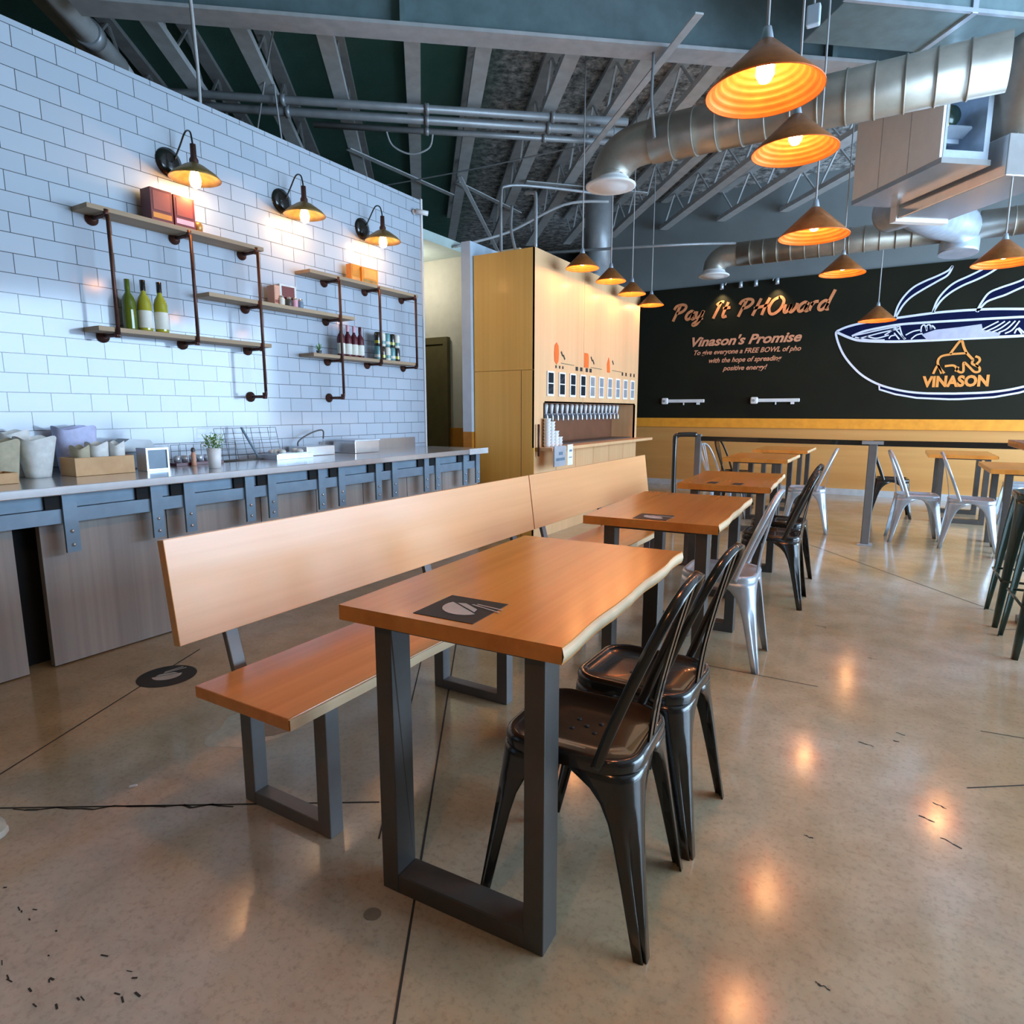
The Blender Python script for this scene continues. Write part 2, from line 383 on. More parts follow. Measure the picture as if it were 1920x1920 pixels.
# window wall on the right: piers, head, sill and mullions around open daylight; unseen brown walls made solid to keep near daylight out
def shopfront(name, rot, loc, L):
    o = MB(); o.b(-L / 2, L / 2, -.08, .08, 3.35, 4.6); o.b(-L / 2, L / 2, -.08, .08, 0, .22)
    n = int(L // 2.2)
    for i in range(n + 1):
        x = -L / 2 + L * i / n; o.b(x - .05, x + .05, -.05, .05, .22, 3.35)
    ob = struct(o.build(name, 'white')); ob.location = loc; ob.rotation_euler.z = rot
shopfront('wall_right', R(90), (5.4, 7.5, 0), 11.6)
struct(MB().b(5.25, 5.45, -4.0, 1.7, 0, 4.6).build('wall_right_light_block', 'front_wall'))  # added to block window light from the near end
struct(MB().b(-8, 6, -4.0, -3.85, 0, 4.6).build('wall_front', 'front_wall'))  # unseen; closed and browned to keep camera-facing sides dim

# ------------------------------------------------------------------ roof steel (local x runs along the main beam)
GR = R(38.9)
bm_ = thing('steel_beam', 'slate blue wide-flange steel beam crossing the whole ceiling at the top', 'beam', rz=GR)
MB().b(-2.26, 8.4, 4.985, 5.185, 3.90, 3.925).b(-2.26, 8.4, 4.985, 5.185, 4.50, 4.53).build('flange', 'beam_flange', bm_)
MB().b(-2.26, 8.4, 5.06, 5.10, 3.925, 4.50).build('web', 'beam', bm_)
for a in (-.08, 3.22): MB().b(a - .02, a + .02, 4.99, 5.06, 3.925, 4.5).build('stiffener', 'beam', bm_)
bm2 = thing('drain_pipe', 'fat grey pipe at the top left corner above the tiled wall', 'pipe', rz=GR)
MB().cyl((-2.42, 3.6, 4.02), (-2.42, 6.1, 4.02), .085, 0, 20).tube(smooth_path([(-2.42, 6.1, 4.02), (-2.42, 6.3, 3.98), (-2.42, 6.4, 3.85), (-2.42, 6.4, 3.3)], 5), .08, 0, 20).build('pipe_run', 'truss', bm2)
MB().cyl((-2.42, 5.6, 4.02), (-2.42, 5.7, 4.02), .1, 0, 20).build('coupling', 'cond', bm2)
jl = ['far left', 'second from left', 'third from left', 'fourth from left', 'fifth from left', 'sixth from left', 'seventh from left', 'eighth from left', 'ninth from left', 'tenth from left', 'eleventh from left', 'twelfth from left', 'far right']
def joist(a, p0, p1, label):
    t = thing('roof_joist', label, 'joist', (a * CA, a * SA, 0), GR, 'open-web roof joists')
    MB().b(-.065, .065, p0, p1, 4.10, 4.125).b(-.065, -.055, p0, p1, 4.125, 4.16).b(.055, .065, p0, p1, 4.125, 4.16).build('bottom_chord', 'truss', t)
    MB().b(-.065, .065, p0, p1, 4.51, 4.555).build('top_chord', 'truss', t)
    wb = MB(); n = max(2, round((p1 - p0) / .42)); s = (p1 - p0) / n
    for i in range(n):
        y = p0 + i * s; z0, z1 = (4.12, 4.53) if i % 2 == 0 else (4.53, 4.12)
        wb.bar((0, y, z0), (0, y + s, z1), .02, .02)
    wb.build('web_bracing', 'truss', t)
ja = [-2.62, -1.97, -1.33, -.69, -.02, .55, 1.28, 1.92, 2.55, 3.2, 3.9, 4.6, 5.3]
for a, l in zip(ja, jl):
    # the joists bear on the main beam and on the far wall (y = 10.5)
    p1 = min(11.6, (10.48 - a * SA) / CA) if a > .2 else 11.6
    joist(a, 5.19, p1, 'grey open-web roof joist beyond the main beam, ' + l)
def pipe_rack(p, z, r, a0, a1, label):
    t = thing('conduit_pipe', label, 'pipe', rz=GR, group=None)
    MB().cyl((a0, p, z), (a1, p, z), r, 0, 12).build('pipe_run', 'cond', t)
    for a in (-1.2, .1, 1.3):
        if a0 < a < a1: MB().cyl((a - .02, p, z), (a + .02, p, z), r * 1.35, 0, 12).build('coupling', 'cond', t)
pipe_rack(6.50, 4.02, .036, -3.6, 2.05, 'upper of three grey conduits crossing under the joists')
pipe_rack(6.71, 4.01, .040, -3.6, 2.10, 'middle of three grey conduits crossing under the joists')
pipe_rack(6.93, 4.00, .030, -1.0, 2.10, 'lower of three grey conduits crossing under the joists')
def brace(p0, p1, wd, label, name='brace_bar'):
    o = MB().bar(p0, p1, wd, .012, up=(0, 0, 1)).build(name, 'truss'); tag(o, label, 'brace')
brace(G(-.75, 7.7, 4.08), G(.45, 9.0, 4.06), .07, 'flat grey brace slanting above the corner of the tiled wall')
brace(G(.5, 8.6, 4.09), G(1.45, 9.6, 4.05), .07, 'flat grey brace slanting toward the plywood kiosk')
brace(G(.52, 8.4, 4.09), G(1.6, 10.6, 3.1), .05, 'dark angle brace dropping behind the plywood kiosk top')
brace(G(1.35, 8.4, 4.07), G(3.0, 8.6, 4.07), .07, 'grey bridging bar under joists above the lamp cords')
brace(G(1.90, 4.5, 3.86), G(1.79, 7.3, 3.94), .06, 'long thin grey bar slanting over the main beam flange')
def wire(pts, r, label, mat='cord', name='hanging_cable'):
    o = MB().tube(smooth_path(pts, 6), r, 0, 6).build(name, mat); tag(o, label, 'cable')
wire([(-3.6, 2.3, 4.5), (-3.75, 2.55, 3.9), (-3.98, 2.75, 3.45), (-4.02, 2.78, 3.18)], .012, 'pale cable hanging in front of the main beam to the tile wall top')
wire([G(-.30, 6.93, 3.98), G(-.24, 6.97, 3.86), G(-.06, 6.99, 3.80), G(.12, 6.97, 3.86), G(.16, 6.93, 3.98)], .01, 'grey cable loop sagging under the conduits')
wire([G(-.7, 8.6, 3.95), G(.6, 7.9, 4.0), G(2.0, 7.0, 4.05)], .008, 'thin dark wire strung below the joists', 'cond')
wire([G(-1.25, 6.4, 4.1), G(-1.23, 6.5, 3.7), G(-1.2, 6.6, 3.3)], .008, 'thin drop wire beside the left joists')
wire([G(-1.0, 5.6, 4.4), G(-1.25, 6.2, 4.2), G(-1.6, 7.0, 3.7)], .008, 'thin wire slanting left across dark roof deck')
wire([(-4.35, 6.0, 3.02), (-3.9, 6.4, 3.2), (-3.3, 6.6, 3.45), (-2.9, 6.9, 3.5)], .016, 'bright pale cable arching over the passage soffit')
wire([(-3.42, 5.5, 2.67), (-3.42, 5.5, 3.25), (-3.38, 5.55, 3.36), (-3.2, 5.9, 3.42), (-2.9, 6.6, 3.5)], .016, 'bent grey conduit rising from the left of the kiosk roof', 'cond', 'bent_conduit')
wire([(-2.93, 5.3, 2.67), (-2.93, 5.3, 3.1), (-2.97, 5.33, 3.17), (-3.2, 5.6, 3.28)], .018, 'bent grey conduit rising from the front corner of kiosk roof', 'cond', 'bent_conduit')
wire([(-3.16, 5.35, 2.67), (-3.22, 5.35, 2.9), (-3.3, 5.5, 3.15)], .015, 'short slanted conduit on the middle of kiosk roof', 'cond', 'bent_conduit')
wire([(-4.5, 7.5, 3.25), (-2.5, 7.7, 3.16), (-1.9, 8.6, 3.3)], .017, 'horizontal grey pipe passing over the kiosk roof', 'cond', 'ceiling_pipe')
c0 = thing('vent_stack', 'grey round vent stack with elbow rising behind the kiosk roof', 'duct', (-3.5, 8.0, 0))
MB().cyl((0, 0, 2.95), (0, 0, 4.1), .17, 0, 24).build('stack', 'cond', c0)
MB().tube(smooth_path([(0, 0, 2.98), (.0, -.1, 2.85), (.08, -.25, 2.78), (.2, -.45, 2.75)], 5), .15, 0, 20).build('elbow', 'cond', c0)

# ------------------------------------------------------------------ ducts and air handler
def ring_prof(): pass
def spiral(t, p0, p1, r, rib=.16):
    p0, p1 = Vector(p0), Vector(p1); d = (p1 - p0); L = d.length; d.normalize()
    MB().cyl(p0, p1, r, 0, 36).build('duct_run', 'duct', t)
    n = int(L / rib)
    for i in range(1, n):
        c = p0 + d * rib * i
        MB().cyl(c - d * .006, c + d * .006, r + .007, 0, 36).build('seam_rib', 'duct', t)
def diffuser(t, c, r):
    MB().lathe([(r * .70, .06), (r * .74, .03), (r, .0), (r, -.012), (r * .93, -.018), (r * .75, -.01), (r * .6, -.03), (1e-4, -.035)], c, 0, 36).build('diffuser', 'white', t)
D1 = thing('spiral_duct', 'large spiral metal duct with round diffuser in front of the air handler', 'duct')
spiral(D1, (-1.82, 5.2, 3.33), (.42, 5.2, 3.33), .165, .17)
MB().tube(smooth_path([(-1.8, 5.2, 3.33), (-1.97, 5.2, 3.32), (-2.1, 5.2, 3.26), (-2.17, 5.2, 3.16), (-2.17, 5.2, 3.10)], 6), .155, 0, 36).build('elbow', 'duct', D1)
diffuser(D1, (-2.17, 5.2, 3.06), .205)
MB().tube([(-1.75, 5.03, 3.28), (-1.78, 5.02, 3.55), (-1.8, 5.1, 4.1)], .012, 0, 6).build('hanger_strap', 'cond', D1)
D2 = thing('spiral_duct', 'smaller spiral metal duct with round diffuser, hung in front of the far wall', 'duct')
spiral(D2, (-1.92, 8.9, 3.23), (.30, 8.9, 3.23), .145, .16)
spiral(D2, (.62, 8.9, 3.23), (3.2, 8.9, 3.23), .145, .3)
MB().tube(smooth_path([(-1.9, 8.9, 3.23), (-2.1, 8.9, 3.22), (-2.2, 8.9, 3.14), (-2.22, 8.9, 3.04)], 6), .14, 0, 36).build('elbow', 'duct', D2)
diffuser(D2, (-2.22, 8.9, 3.0), .20)
MB().tube(smooth_path([(-.05, 7.35, 3.16), (.05, 7.7, 3.16), (.22, 8.3, 3.20), (.42, 8.7, 3.22), (.45, 8.9, 3.16), (.45, 8.9, 2.95)], 6), .19, 0, 32).build('branch_elbow', 'galv', D2)
ah = thing('air_handler', 'boxy ceiling air handler with three tan panels and an open end', 'air handler', rz=GR)
MB().b(3.95, 4.335, 5.05, 5.66, 3.12, 3.9).b(3.95, 4.335, 4.66, 5.05, 3.12, 3.18).b(3.95, 4.335, 4.66, 5.05, 3.72, 3.9).b(4.29, 4.335, 4.66, 5.05, 3.18, 3.72).b(3.95, 3.97, 4.66, 5.05, 3.18, 3.72).build('casing', 'galv', ah)
MB().b(3.93, 4.35, 4.645, 5.675, 3.08, 3.12).build('drain_pan', 'stain', ah)
for i in range(3):
    y0 = 4.66 + i * .335; MB().b(3.925, 3.95, y0 + .004, y0 + .331, 3.12, 3.9).build('side_panel', 'taupe', ah)
MB().lathe([(.001, .03), (.07, .03), (.085, 0), (.085, -.1), (.001, -.1)], (0, 0, 0), 0, 24, mt=Matrix.Translation((4.14, 4.85, 3.50)) @ Matrix.Rotation(R(90), 4, 'X')).build('fan_motor', 'green', ah)
MB().box((4.14, 4.78, 3.36), (.2, .10, .02), 0, rx=R(-25)).b(4.05, 4.23, 4.84, 4.88, 3.30, 3.42).build('filter_tray', 'galv', ah)
MB().tube(smooth_path([(4.02, 4.72, 3.8), (4.0, 4.70, 3.55), (3.99, 4.69, 3.35)], 4), .008, 0, 6).build('wire_lead', 'brass', ah)
rd = thing('sheet_metal_duct', 'shiny rectangular sheet metal duct beneath the air handler, fed by a fat round duct', 'duct', rz=GR)
MB().b(4.40, 4.90, 4.55, 5.72, 2.98, 3.28).build('duct_run', 'stain', rd, bevel=.008)
MB().b(4.38, 4.92, 5.66, 5.74, 2.96, 3.30).build('end_flange', 'taupe', rd)
MB().tube(smooth_path([(4.58, 5.70, 3.13), (4.62, 5.90, 3.14), (4.63, 6.1, 3.16)], 5), .17, 0, 28).build('branch_collar', 'galv', rd)
MB().tube(smooth_path([(4.66, 4.76, 3.24), (4.62, 4.72, 3.42), (4.52, 4.52, 3.75), (4.42, 4.24, 4.05), (4.39, 4.05, 4.5)], 8), .215, 0, 40).build('round_riser', 'duct', rd)
MB().lathe([(.205, -.02), (.225, -.02), (.225, .02), (.205, .02)], (4.68, 4.75, 3.30), 0, 40).build('riser_flange', 'galv', rd)
td = thing('rectangular_duct', 'teal grey rectangular sheet duct at the top right corner', 'duct', rz=GR)
MB().b(2.72, 3.62, 4.14, 4.62, 3.80, 4.45).build('duct_section', 'teal', td, bevel=.006)
MB().b(3.64, 4.16, 4.14, 4.60, 3.80, 4.45).build('duct_section', 'teal', td, bevel=.006)
MB().b(3.61, 3.65, 4.125, 4.635, 3.785, 4.46).b(2.70, 4.17, 4.12, 4.145, 3.79, 3.815).build('seam_flange', 'galv', td)
sp = thing('junction_box', 'small pale blue junction box hung beside the upper lamp cord', 'junction box', (-.61, 4.5, 3.54))
MB().box((0, 0, 0), (.075, .05, .11)).build('box_body', 'pale_blue', sp, bevel=.008)
MB().tube([(0, 0, .05), (.0, .02, .4), (0, .05, 1.0)], .006, 0, 6).build('lead', 'cord', sp)
# ------------------------------------------------------------------ service counter
wt = thing('counter_worktop', 'long stainless steel worktop in front of the tiled wall', 'worktop')
MB().b(-3.997, -3.2, -1.5, 4.90, .845, .885).build('steel_top', 'stain', wt, bevel=.004)
MB().b(-3.997, -3.975, 3.62, 4.80, .885, .975).build('upstand', 'stain', wt)
MB().b(-3.997, -3.975, -1.5, 2.3, .885, .91).build('upstand', 'stain', wt)
MB().b(-3.20, -3.195, 4.60, 4.90, .84, .89).build('end_cap', 'truss', wt)
rail = thing('counter_rail', 'blue-grey painted steel apron rail bolted under the worktop', 'rail')
ap = MB(); ap.b(-3.31, -3.30, -1.5, 4.88, .775, .842); ap.build('apron_plate', 'steel_blue', rail)
MB().b(-3.315, -3.285, -1.5, 4.88, .705, .772).build('apron_channel', 'steel_blue', rail)
blk = MB()
ys = [.72, .90, 1.44, 1.85, 2.03, 2.41, 2.57, 2.97, 3.15, 3.52, 3.70, 4.09, 4.24, 4.64, 4.84]
for y in ys:
    br = MB().b(-3.285, -3.270, y - .03, y + .03, .565, .842).build('bracket', 'steel_blue', rail)
    for z in (.60, .665): MB().lathe([(.001, .008), (.006, .007), (.0095, .002), (.0095, 0)], (0, 0, 0), 0, 12, mt=Matrix.Translation((-3.270, y, z)) @ Matrix.Rotation(R(90), 4, 'Y')).build('bolt', 'stain', br)
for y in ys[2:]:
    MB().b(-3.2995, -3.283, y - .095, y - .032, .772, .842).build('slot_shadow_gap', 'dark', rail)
pan = [(-1.5, -.3), (-.28, .62), (.64, 1.24), (1.345, 1.945), (1.95, 2.55), (2.555, 3.0), (3.005, 3.45), (3.455, 3.95), (3.955, 4.42), (4.425, 4.98)]
pl = ['outside the left edge of the photo', 'left of the frame edge', 'cut by the left edge, left of the dark gap', 'wide one right of the dark gap', 'next one behind the near bench backrest', 'fourth right of the dark gap', 'fifth right of the dark gap', 'sixth right of the dark gap', 'next to last before the kiosk', 'last one beside the plywood kiosk']
for (a, b_), l in zip(pan, pl):
    if b_ < .7: continue
    t = thing('counter_front_panel', 'grey-washed vertical wood counter panel, ' + l, 'counter panel', (-3.39, (a + b_) / 2, 0), 0, 'counter front panels')
    k = (b_ - a) / 2
    MB().b(-.02, .02, -k, k, .006, .70).build('panel_board', 'grey_wood', t, bevel=.002)
    MB().b(-.055, -.021, -k + .02, k - .02, .02, .68).build('backing_frame', 'dark', t)
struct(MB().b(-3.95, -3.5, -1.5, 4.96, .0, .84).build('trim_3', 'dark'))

def item(name, label, cat, loc, rz=0, group=None): return thing(name, label, cat, loc, rz, group)
ZC = .886
# wooden trays with packets
def tray(loc, L, W, H, label):
    t = item('wooden_tray', label, 'tray', loc)
    o = MB(); o.b(-W / 2, W / 2, -L / 2, -L / 2 + .01, 0, H).b(-W / 2, W / 2, L / 2 - .01, L / 2, 0, H)
    o.b(-W / 2, -W / 2 + .01, -L / 2 + .01, L / 2 - .01, 0, H).b(W / 2 - .01, W / 2, -L / 2 + .01, L / 2 - .01, 0, H).b(-W / 2 + .01, W / 2 - .01, -L / 2 + .01, L / 2 - .01, 0, .01)
    o.build('tray_box', 'raw_wood', t, bevel=.0015)
tray((-3.68, 1.78, ZC), .30, .16, .095, 'honey wood tray of pale packets beside the steel napkin box')
tray((-3.58, 1.235, ZC), .22, .14, .05, 'low pale wood tray cut by the left photo edge on the counter')
def packet(name, label, mat, loc, w_, d_, h, flare=1.25, rz=0, group=None, n=14):
    "soft paper bundle: pleated sleeve that opens toward the top"
    o = MB(); vs = []; k = 28; rows = 6
    for i in range(rows + 1):
        f = i / rows; s = 1 + (flare - 1) * f
        for j in range(k):
            a = 2 * math.pi * j / k; pl_ = 1 + .06 * f * math.sin(n * a)
            vs.append((w_ / 2 * s * pl_ * math.copysign(abs(math.cos(a)) ** .7, math.cos(a)), d_ / 2 * s * pl_ * math.copysign(abs(math.sin(a)) ** .7, math.sin(a)), h * f + (.012 * math.sin(3 * a) if i == rows else 0)))
    o.add(vs, [(i * k + j, i * k + (j + 1) % k, (i + 1) * k + (j + 1) % k, (i + 1) * k + j) for i in range(rows) for j in range(k)] + [tuple(range(k))[::-1]], 0, True)
    vs2 = [(x * .95, y * .95, h * .93) for x, y, z in vs[-k:]]
    o.add(vs2, [tuple(range(k))], 0)
    ob = o.build(name, mat); ob.location = loc; ob.rotation_euler.z = rz; tag(ob, label, 'packet', group); return ob
packet('paper_bundle', 'tall bundle of pale paper sleeves left of the honey wood tray', 'paper', (-3.74, 1.52, ZC), .10, .10, .20, 1.7)
packet('paper_bundle', 'tan paper bundle at the left edge of the counter', 'paper_tan', (-3.72, 1.36, ZC), .10, .12, .19, 1.35)
packet('paper_bundle', 'grey-white paper bundle standing behind the tan one', 'paper', (-3.86, 1.47, ZC), .10, .10, .23, 1.4)
packet('paper_bundle', 'lilac paper bundle against the tiles behind the wood tray', 'paper_lilac', (-3.90, 1.78, ZC), .11, .17, .245, 1.25)
packet('paper_packet', 'rounded tan packet at the left end inside the wood tray', 'paper_tan', (-3.68, 1.695, ZC + .012), .10, .07, .135, 1.1)
packet('paper_packet', 'largest pale packet in the middle of the wood tray', 'paper', (-3.69, 1.785, ZC + .012), .10, .085, .15, 1.15)
packet('paper_packet', 'narrow pale packet at the right end of the wood tray', 'paper', (-3.68, 1.875, ZC + .012), .10, .065, .15, 1.15)
bl = item('roll_top_bin', 'grey bin with slanted roof-like lid against the tiles', 'bin', (-3.88, 2.08, ZC))
MB().b(-.06, .06, -.10, .10, 0, .10).build('bin_body', 'slate', bl, bevel=.006)
MB().prism([(-.11, .10), (.11, .10), (.07, .165), (-.05, .175), (-.09, .15)], -.065, .065, 0, 'x').build('bin_lid', 'cond', bl)
nb = item('napkin_box', 'small steel-framed box with slate blue face on the counter', 'box', (-3.62, 2.045, ZC))
MB().b(-.05, .05, -.065, .065, 0, .012).b(-.05, .05, -.065, .065, .118, .13).b(-.05, .05, -.065, -.055, .012, .118).b(-.05, .05, .055, .065, .012, .118).build('frame', 'galv', nb)
MB().b(-.045, .042, -.055, .055, .012, .118).build('face_panel', 'slate', nb)
# wire racks behind
def wire_rack(label, loc, L, H, D, nx, nz, tilt=0):
    t = item('wire_rack', label, 'rack', loc)
    o = MB(); r = .0016
    for i in range(nx + 1):
        y = -L / 2 + L * i / nx; o.cyl((0, y, 0), (-tilt, y, H), r, 0, 6)
    for j in range(nz + 1):
        f = j / nz; o.cyl((-tilt * f, -L / 2, H * f), (-tilt * f, L / 2, H * f), r, 0, 6)
    o.build('wire_grid', 'iron', t)
    o = MB(); o.cyl((0, -L / 2, 0), (D, -L / 2, 0), .002, 0, 6).cyl((0, L / 2, 0), (D, L / 2, 0), .002, 0, 6).cyl((D, -L / 2, 0), (D, L / 2, 0), .004, 0, 6); o.build('foot_wire', 'iron', t); return t
wire_rack('low black wire rack behind the napkin box', (-3.90, 2.55, ZC + .003), .46, .12, .08, 9, 3)
t = wire_rack('tall black wire grid stand behind the potted plant', (-3.86, 2.88, ZC + .003), .50, .215, .06, 7, 6, .05)
MB().bar((.05, .02, 0), (-.06, -.03, .22), .02, .008).build('easel_strut', 'slate', t)
rk = item('cup_tray', 'dark shallow tray of small cups in front of the low wire rack', 'tray', (-3.80, 2.42, ZC))
MB().b(-.05, .05, -.16, .16, 0, .018).build('tray_base', 'maroon', rk)
for i in range(6): MB().lathe([(.001, .02), (.017, .02), (.021, .06), (.019, .06), (.016, .024), (.001, .024)], (0, -.125 + i * .05, 0), 0, 14).build('cup', 'galv', rk)
pb = item('pepper_mill', 'small salmon shaker with black cap in the cup tray', 'shaker', (-3.73, 2.36, ZC + .0))
MB().lathe([(.001, 0), (.016, 0), (.013, .03), (.016, .06), (.009, .085), (.001, .088)], (0, 0, 0), 0, 16).build('shaker_body', 'salmon', pb)
MB().lathe([(.012, .084), (.013, .1), (.008, .11), (.001, .112)], (0, 0, 0), 0, 16).build('cap', 'iron', pb)
pt = item('potted_plant', 'leafy green plant with white blossoms in a white pot on the counter', 'plant', (-3.46, 2.32, ZC))
MB().lathe([(.001, 0), (.034, 0), (.040, .118), (.036, .118), (.034, .10), (.001, .10)], (0, 0, 0), 0, 28).build('pot', 'white', pt)
lf = MB(); ft = MB(); random.seed(11)
for i in range(150):
    a = random.uniform(0, 6.28); r = random.uniform(0, .062) ; h = .11 + random.uniform(0, .10) * (1 - r / .12)
    d = Vector((math.cos(a), math.sin(a), random.uniform(.2, 1.0))).normalized(); s_ = random.uniform(.012, .022)
    q = Vector((r * math.cos(a), r * math.sin(a), h)); sd = d.cross(Vector((0, 0, 1))).normalized() * s_ * .38
    lf.add([q, q + d * s_ * .5 + sd, q + d * s_, q + d * s_ * .5 - sd], [(0, 1, 2, 3)], 0)
lf.build('foliage', 'leaf', pt)
for i in range(26):
    a = random.uniform(0, 6.28); r = random.uniform(.01, .06); ft.ball((r * math.cos(a), r * math.sin(a), .15 + random.uniform(-.02, .05)), .0055, 0, 6)
ft.build('blossoms', 'petal', pt)
sm = MB()
for i in range(12):
    a = i * .55; sm.tube([(.01 * math.cos(a), .01 * math.sin(a), .09), (.035 * math.cos(a), .035 * math.sin(a), .15), (.06 * math.cos(a), .06 * math.sin(a), .2)], .0012, 0, 5)
sm.build('stems', 'leaf', pt)
fa = item('faucet', 'dark gooseneck faucet by the tiles right of the wire grid stand', 'faucet', (-3.92, 3.36, ZC))
MB().lathe([(.001, 0), (.022, 0), (.02, .02), (.009, .03)], (0, 0, 0), 0, 16).build('base', 'iron', fa)
MB().tube(smooth_path([(0, 0, .02), (0, -.02, .10), (.02, .09, .165), (.03, .20, .185), (.03, .205, .12)], 6), .006, 0, 8).build('spout', 'iron', fa)
sk = item('dish_rack', 'pale wire dish tray with cloths right of the plant', 'tray', (-3.74, 3.08, ZC))
MB().b(-.09, .09, -.16, .16, 0, .035).b(-.07, .07, -.13, .13, .035, .04).build('tray_base', 'galv', sk)
o = MB(); random.seed(4)
for i in range(9): o.ball((random.uniform(-.06, .06), random.uniform(-.12, .12), .05), .028, 0, 10, .6)
o.build('cloth', 'paper', sk)
bs = item('steel_bin', 'open brushed steel pan behind the cube-shaped steel bin', 'steel pan', (-3.86, 3.42, ZC))
MB().b(-.1, .1, -.14, .14, 0, .072).build('pan_body', 'stain', bs, bevel=.004)
bs2 = item('steel_bin', 'cube-shaped brushed steel bin at the right end of the counter', 'steel bin', (-3.80, 3.84, ZC))
MB().b(-.12, .12, -.14, .14, 0, .10).build('bin_body', 'stain', bs2, bevel=.005)
MB().b(-.125, .125, -.145, .145, .096, .106).build('bin_lid', 'galv', bs2)

# ------------------------------------------------------------------ pipe shelving on the tiled wall
sh = thing('wall_shelf', 'wood plank and rusty pipe shelving unit with five planks on the tiled wall', 'shelf')
for (y0, y1, z) in [(1.93, 3.06, 2.31), (1.93, 3.08, 1.665), (2.62, 3.91, 1.95), (3.46, 4.72, 2.245), (3.46, 4.69, 1.635)]:
    MB().b(-3.998, -3.835, y0, y1, z, z + .026).build('plank', 'shelf', sh, bevel=.002)
def post(y, z0, z1, foot=None):
    p = MB().cyl((-3.826, y, z0), (-3.826, y, z1), .0105, 0, 10)
    if foot: p.tube(smooth_path([(-3.826, y, z0 + .01), (-3.826, y, foot + .02), (-3.835, y, foot), (-3.86, y, foot), (-3.99, y, foot)], 4), .0105, 0, 10)
    p.build('pipe_post', 'rust', sh)
def flange(y, z):
    f = MB().cyl((-3.99, y, z), (-3.826, y, z), .0105, 0, 10).cyl((-3.84, y, z - .015), (-3.84, y, z + .028), .015, 0, 10)
    f.build('pipe_arm', 'rust', sh)
    MB().lathe([(.001, 0), (.036, 0), (.036, .008), (.018, .012), (.016, .03), (.011, .03)], (0, 0, 0), 0, 20, mt=Matrix.Translation((-3.999, y, z)) @ Matrix.Rotation(R(90), 4, 'Y')).build('wall_flange', 'rust', sh)
post(2.03, 1.65, 2.295); post(2.515, 1.65, 2.295); post(3.0, 1.35, 2.295, 1.322); post(3.745, 1.35, 2.232, 1.328); post(4.20, 1.62, 2.232); post(4.675, 1.62, 2.232)
for y, z in [(2.03, 2.295), (2.515, 2.295), (3.0, 2.295), (2.03, 1.65), (2.515, 1.65), (3.0, 1.65), (3.0, 1.935), (3.745, 1.935), (3.745, 2.232), (4.2, 2.232), (4.675, 2.232), (3.745, 1.62), (4.2, 1.62), (4.675, 1.62), (3.0, 1.322), (3.745, 1.328)]: flange(y, z)
def carton(label, loc, d, mats, name='carton', group=None, rz=0, front=True):
    t = item(name, label, 'carton', loc, rz, group)
    MB().b(-d[0] / 2, d[0] / 2, -d[1] / 2, d[1] / 2, 0, d[2]).build('carton_body', mats[0], t, bevel=.0015)
    MB().b(d[0] / 2, d[0] / 2 + .0015, -d[1] * .38, d[1] * .38, d[2] * .35, d[2] * .92).b(d[0] / 2, d[0] / 2 + .0015, -d[1] * .42, d[1] * .42, d[2] * .10, d[2] * .26, 1).build('printed_panel', mats[1:], t)
carton('left one of two red cartons on the highest left plank', (-3.905, 2.365, 2.337), (.10, .135, .185), ['red', 'red_pale', 'amber'], group=None)
carton('right one of two red cartons on the highest left plank', (-3.905, 2.508, 2.337), (.10, .135, .182), ['red', 'red_pale', 'pink'])
cp = MB().lathe([(.001, 0), (.025, 0), (.03, .05), (.02, .065), (.001, .07)], (-3.90, 2.62, 2.337), 0, 20).build('gourd_cup', 'brass'); tag(cp, 'small rounded brass cup right of the two red cartons', 'cup')
def bottle(label, loc, mats, group=None, s=1.0, cap='black', name='wine_bottle'):
    t = item(name, label, 'bottle', loc, 0, group)
    MB().lathe([(.001, 0), (.036 * s, 0), (.038 * s, .01), (.038 * s, .165 * s), (.03 * s, .195 * s), (.014 * s, .222 * s), (.013 * s, .285 * s), (.001, .286 * s)], (0, 0, 0), 0, 24).build('glass', mats[0], t)
    MB().lathe([(.0388 * s, .02 * s), (.0388 * s, .12 * s)], (0, 0, 0), 0, 24).build('label_band', mats[1], t)
    MB().lathe([(.0148 * s, .235 * s), (.0155 * s, .297 * s), (.001, .299 * s)], (0, 0, 0), 0, 16).build('foil_cap', cap, t)
bottle('dark-bottomed green bottle, leftmost of the wine bottles on the low left plank', (-3.925, 2.155, 1.692), ['bottle', 'bottle'], 'wine bottles on the low left plank', .98, 'bottle')
bottle('green-gold wine bottle with black cap, middle of three on the low left plank', (-3.905, 2.235, 1.692), ['wine', 'label'], 'wine bottles on the low left plank')
bottle('green-gold wine bottle, rightmost of three on the low left plank', (-3.89, 2.325, 1.692), ['wine', 'label'], 'wine bottles on the low left plank')
carton('narrow salmon carton at left on the middle plank', (-3.92, 3.19, 1.977), (.08, .05, .135), ['salmon', 'salmon', 'red_pale'])
carton('pale grey carton with dark red print on the middle plank', (-3.93, 3.30, 1.977), (.07, .15, .155), ['paper', 'red', 'label'])
for i, (y, m_, l) in enumerate([(3.22, 'label', 'white jar in front of the salmon carton'), (3.285, 'iron', 'black jar left of middle before the grey carton'), (3.34, 'pink', 'pink jar before the grey carton'), (3.39, 'slate', 'slate jar at the right end of the middle plank row')]):
    j = item('small_jar', l, 'jar', (-3.875, y, 1.977), 0, 'jars on the middle plank')
    MB().lathe([(.001, 0), (.02, 0), (.022, .01), (.022, .045), (.015, .055)], (0, 0, 0), 0, 16).build('jar_body', m_, j)
    MB().lathe([(.017, .053), (.017, .066), (.001, .067)], (0, 0, 0), 0, 16).build('lid', 'stain', j)
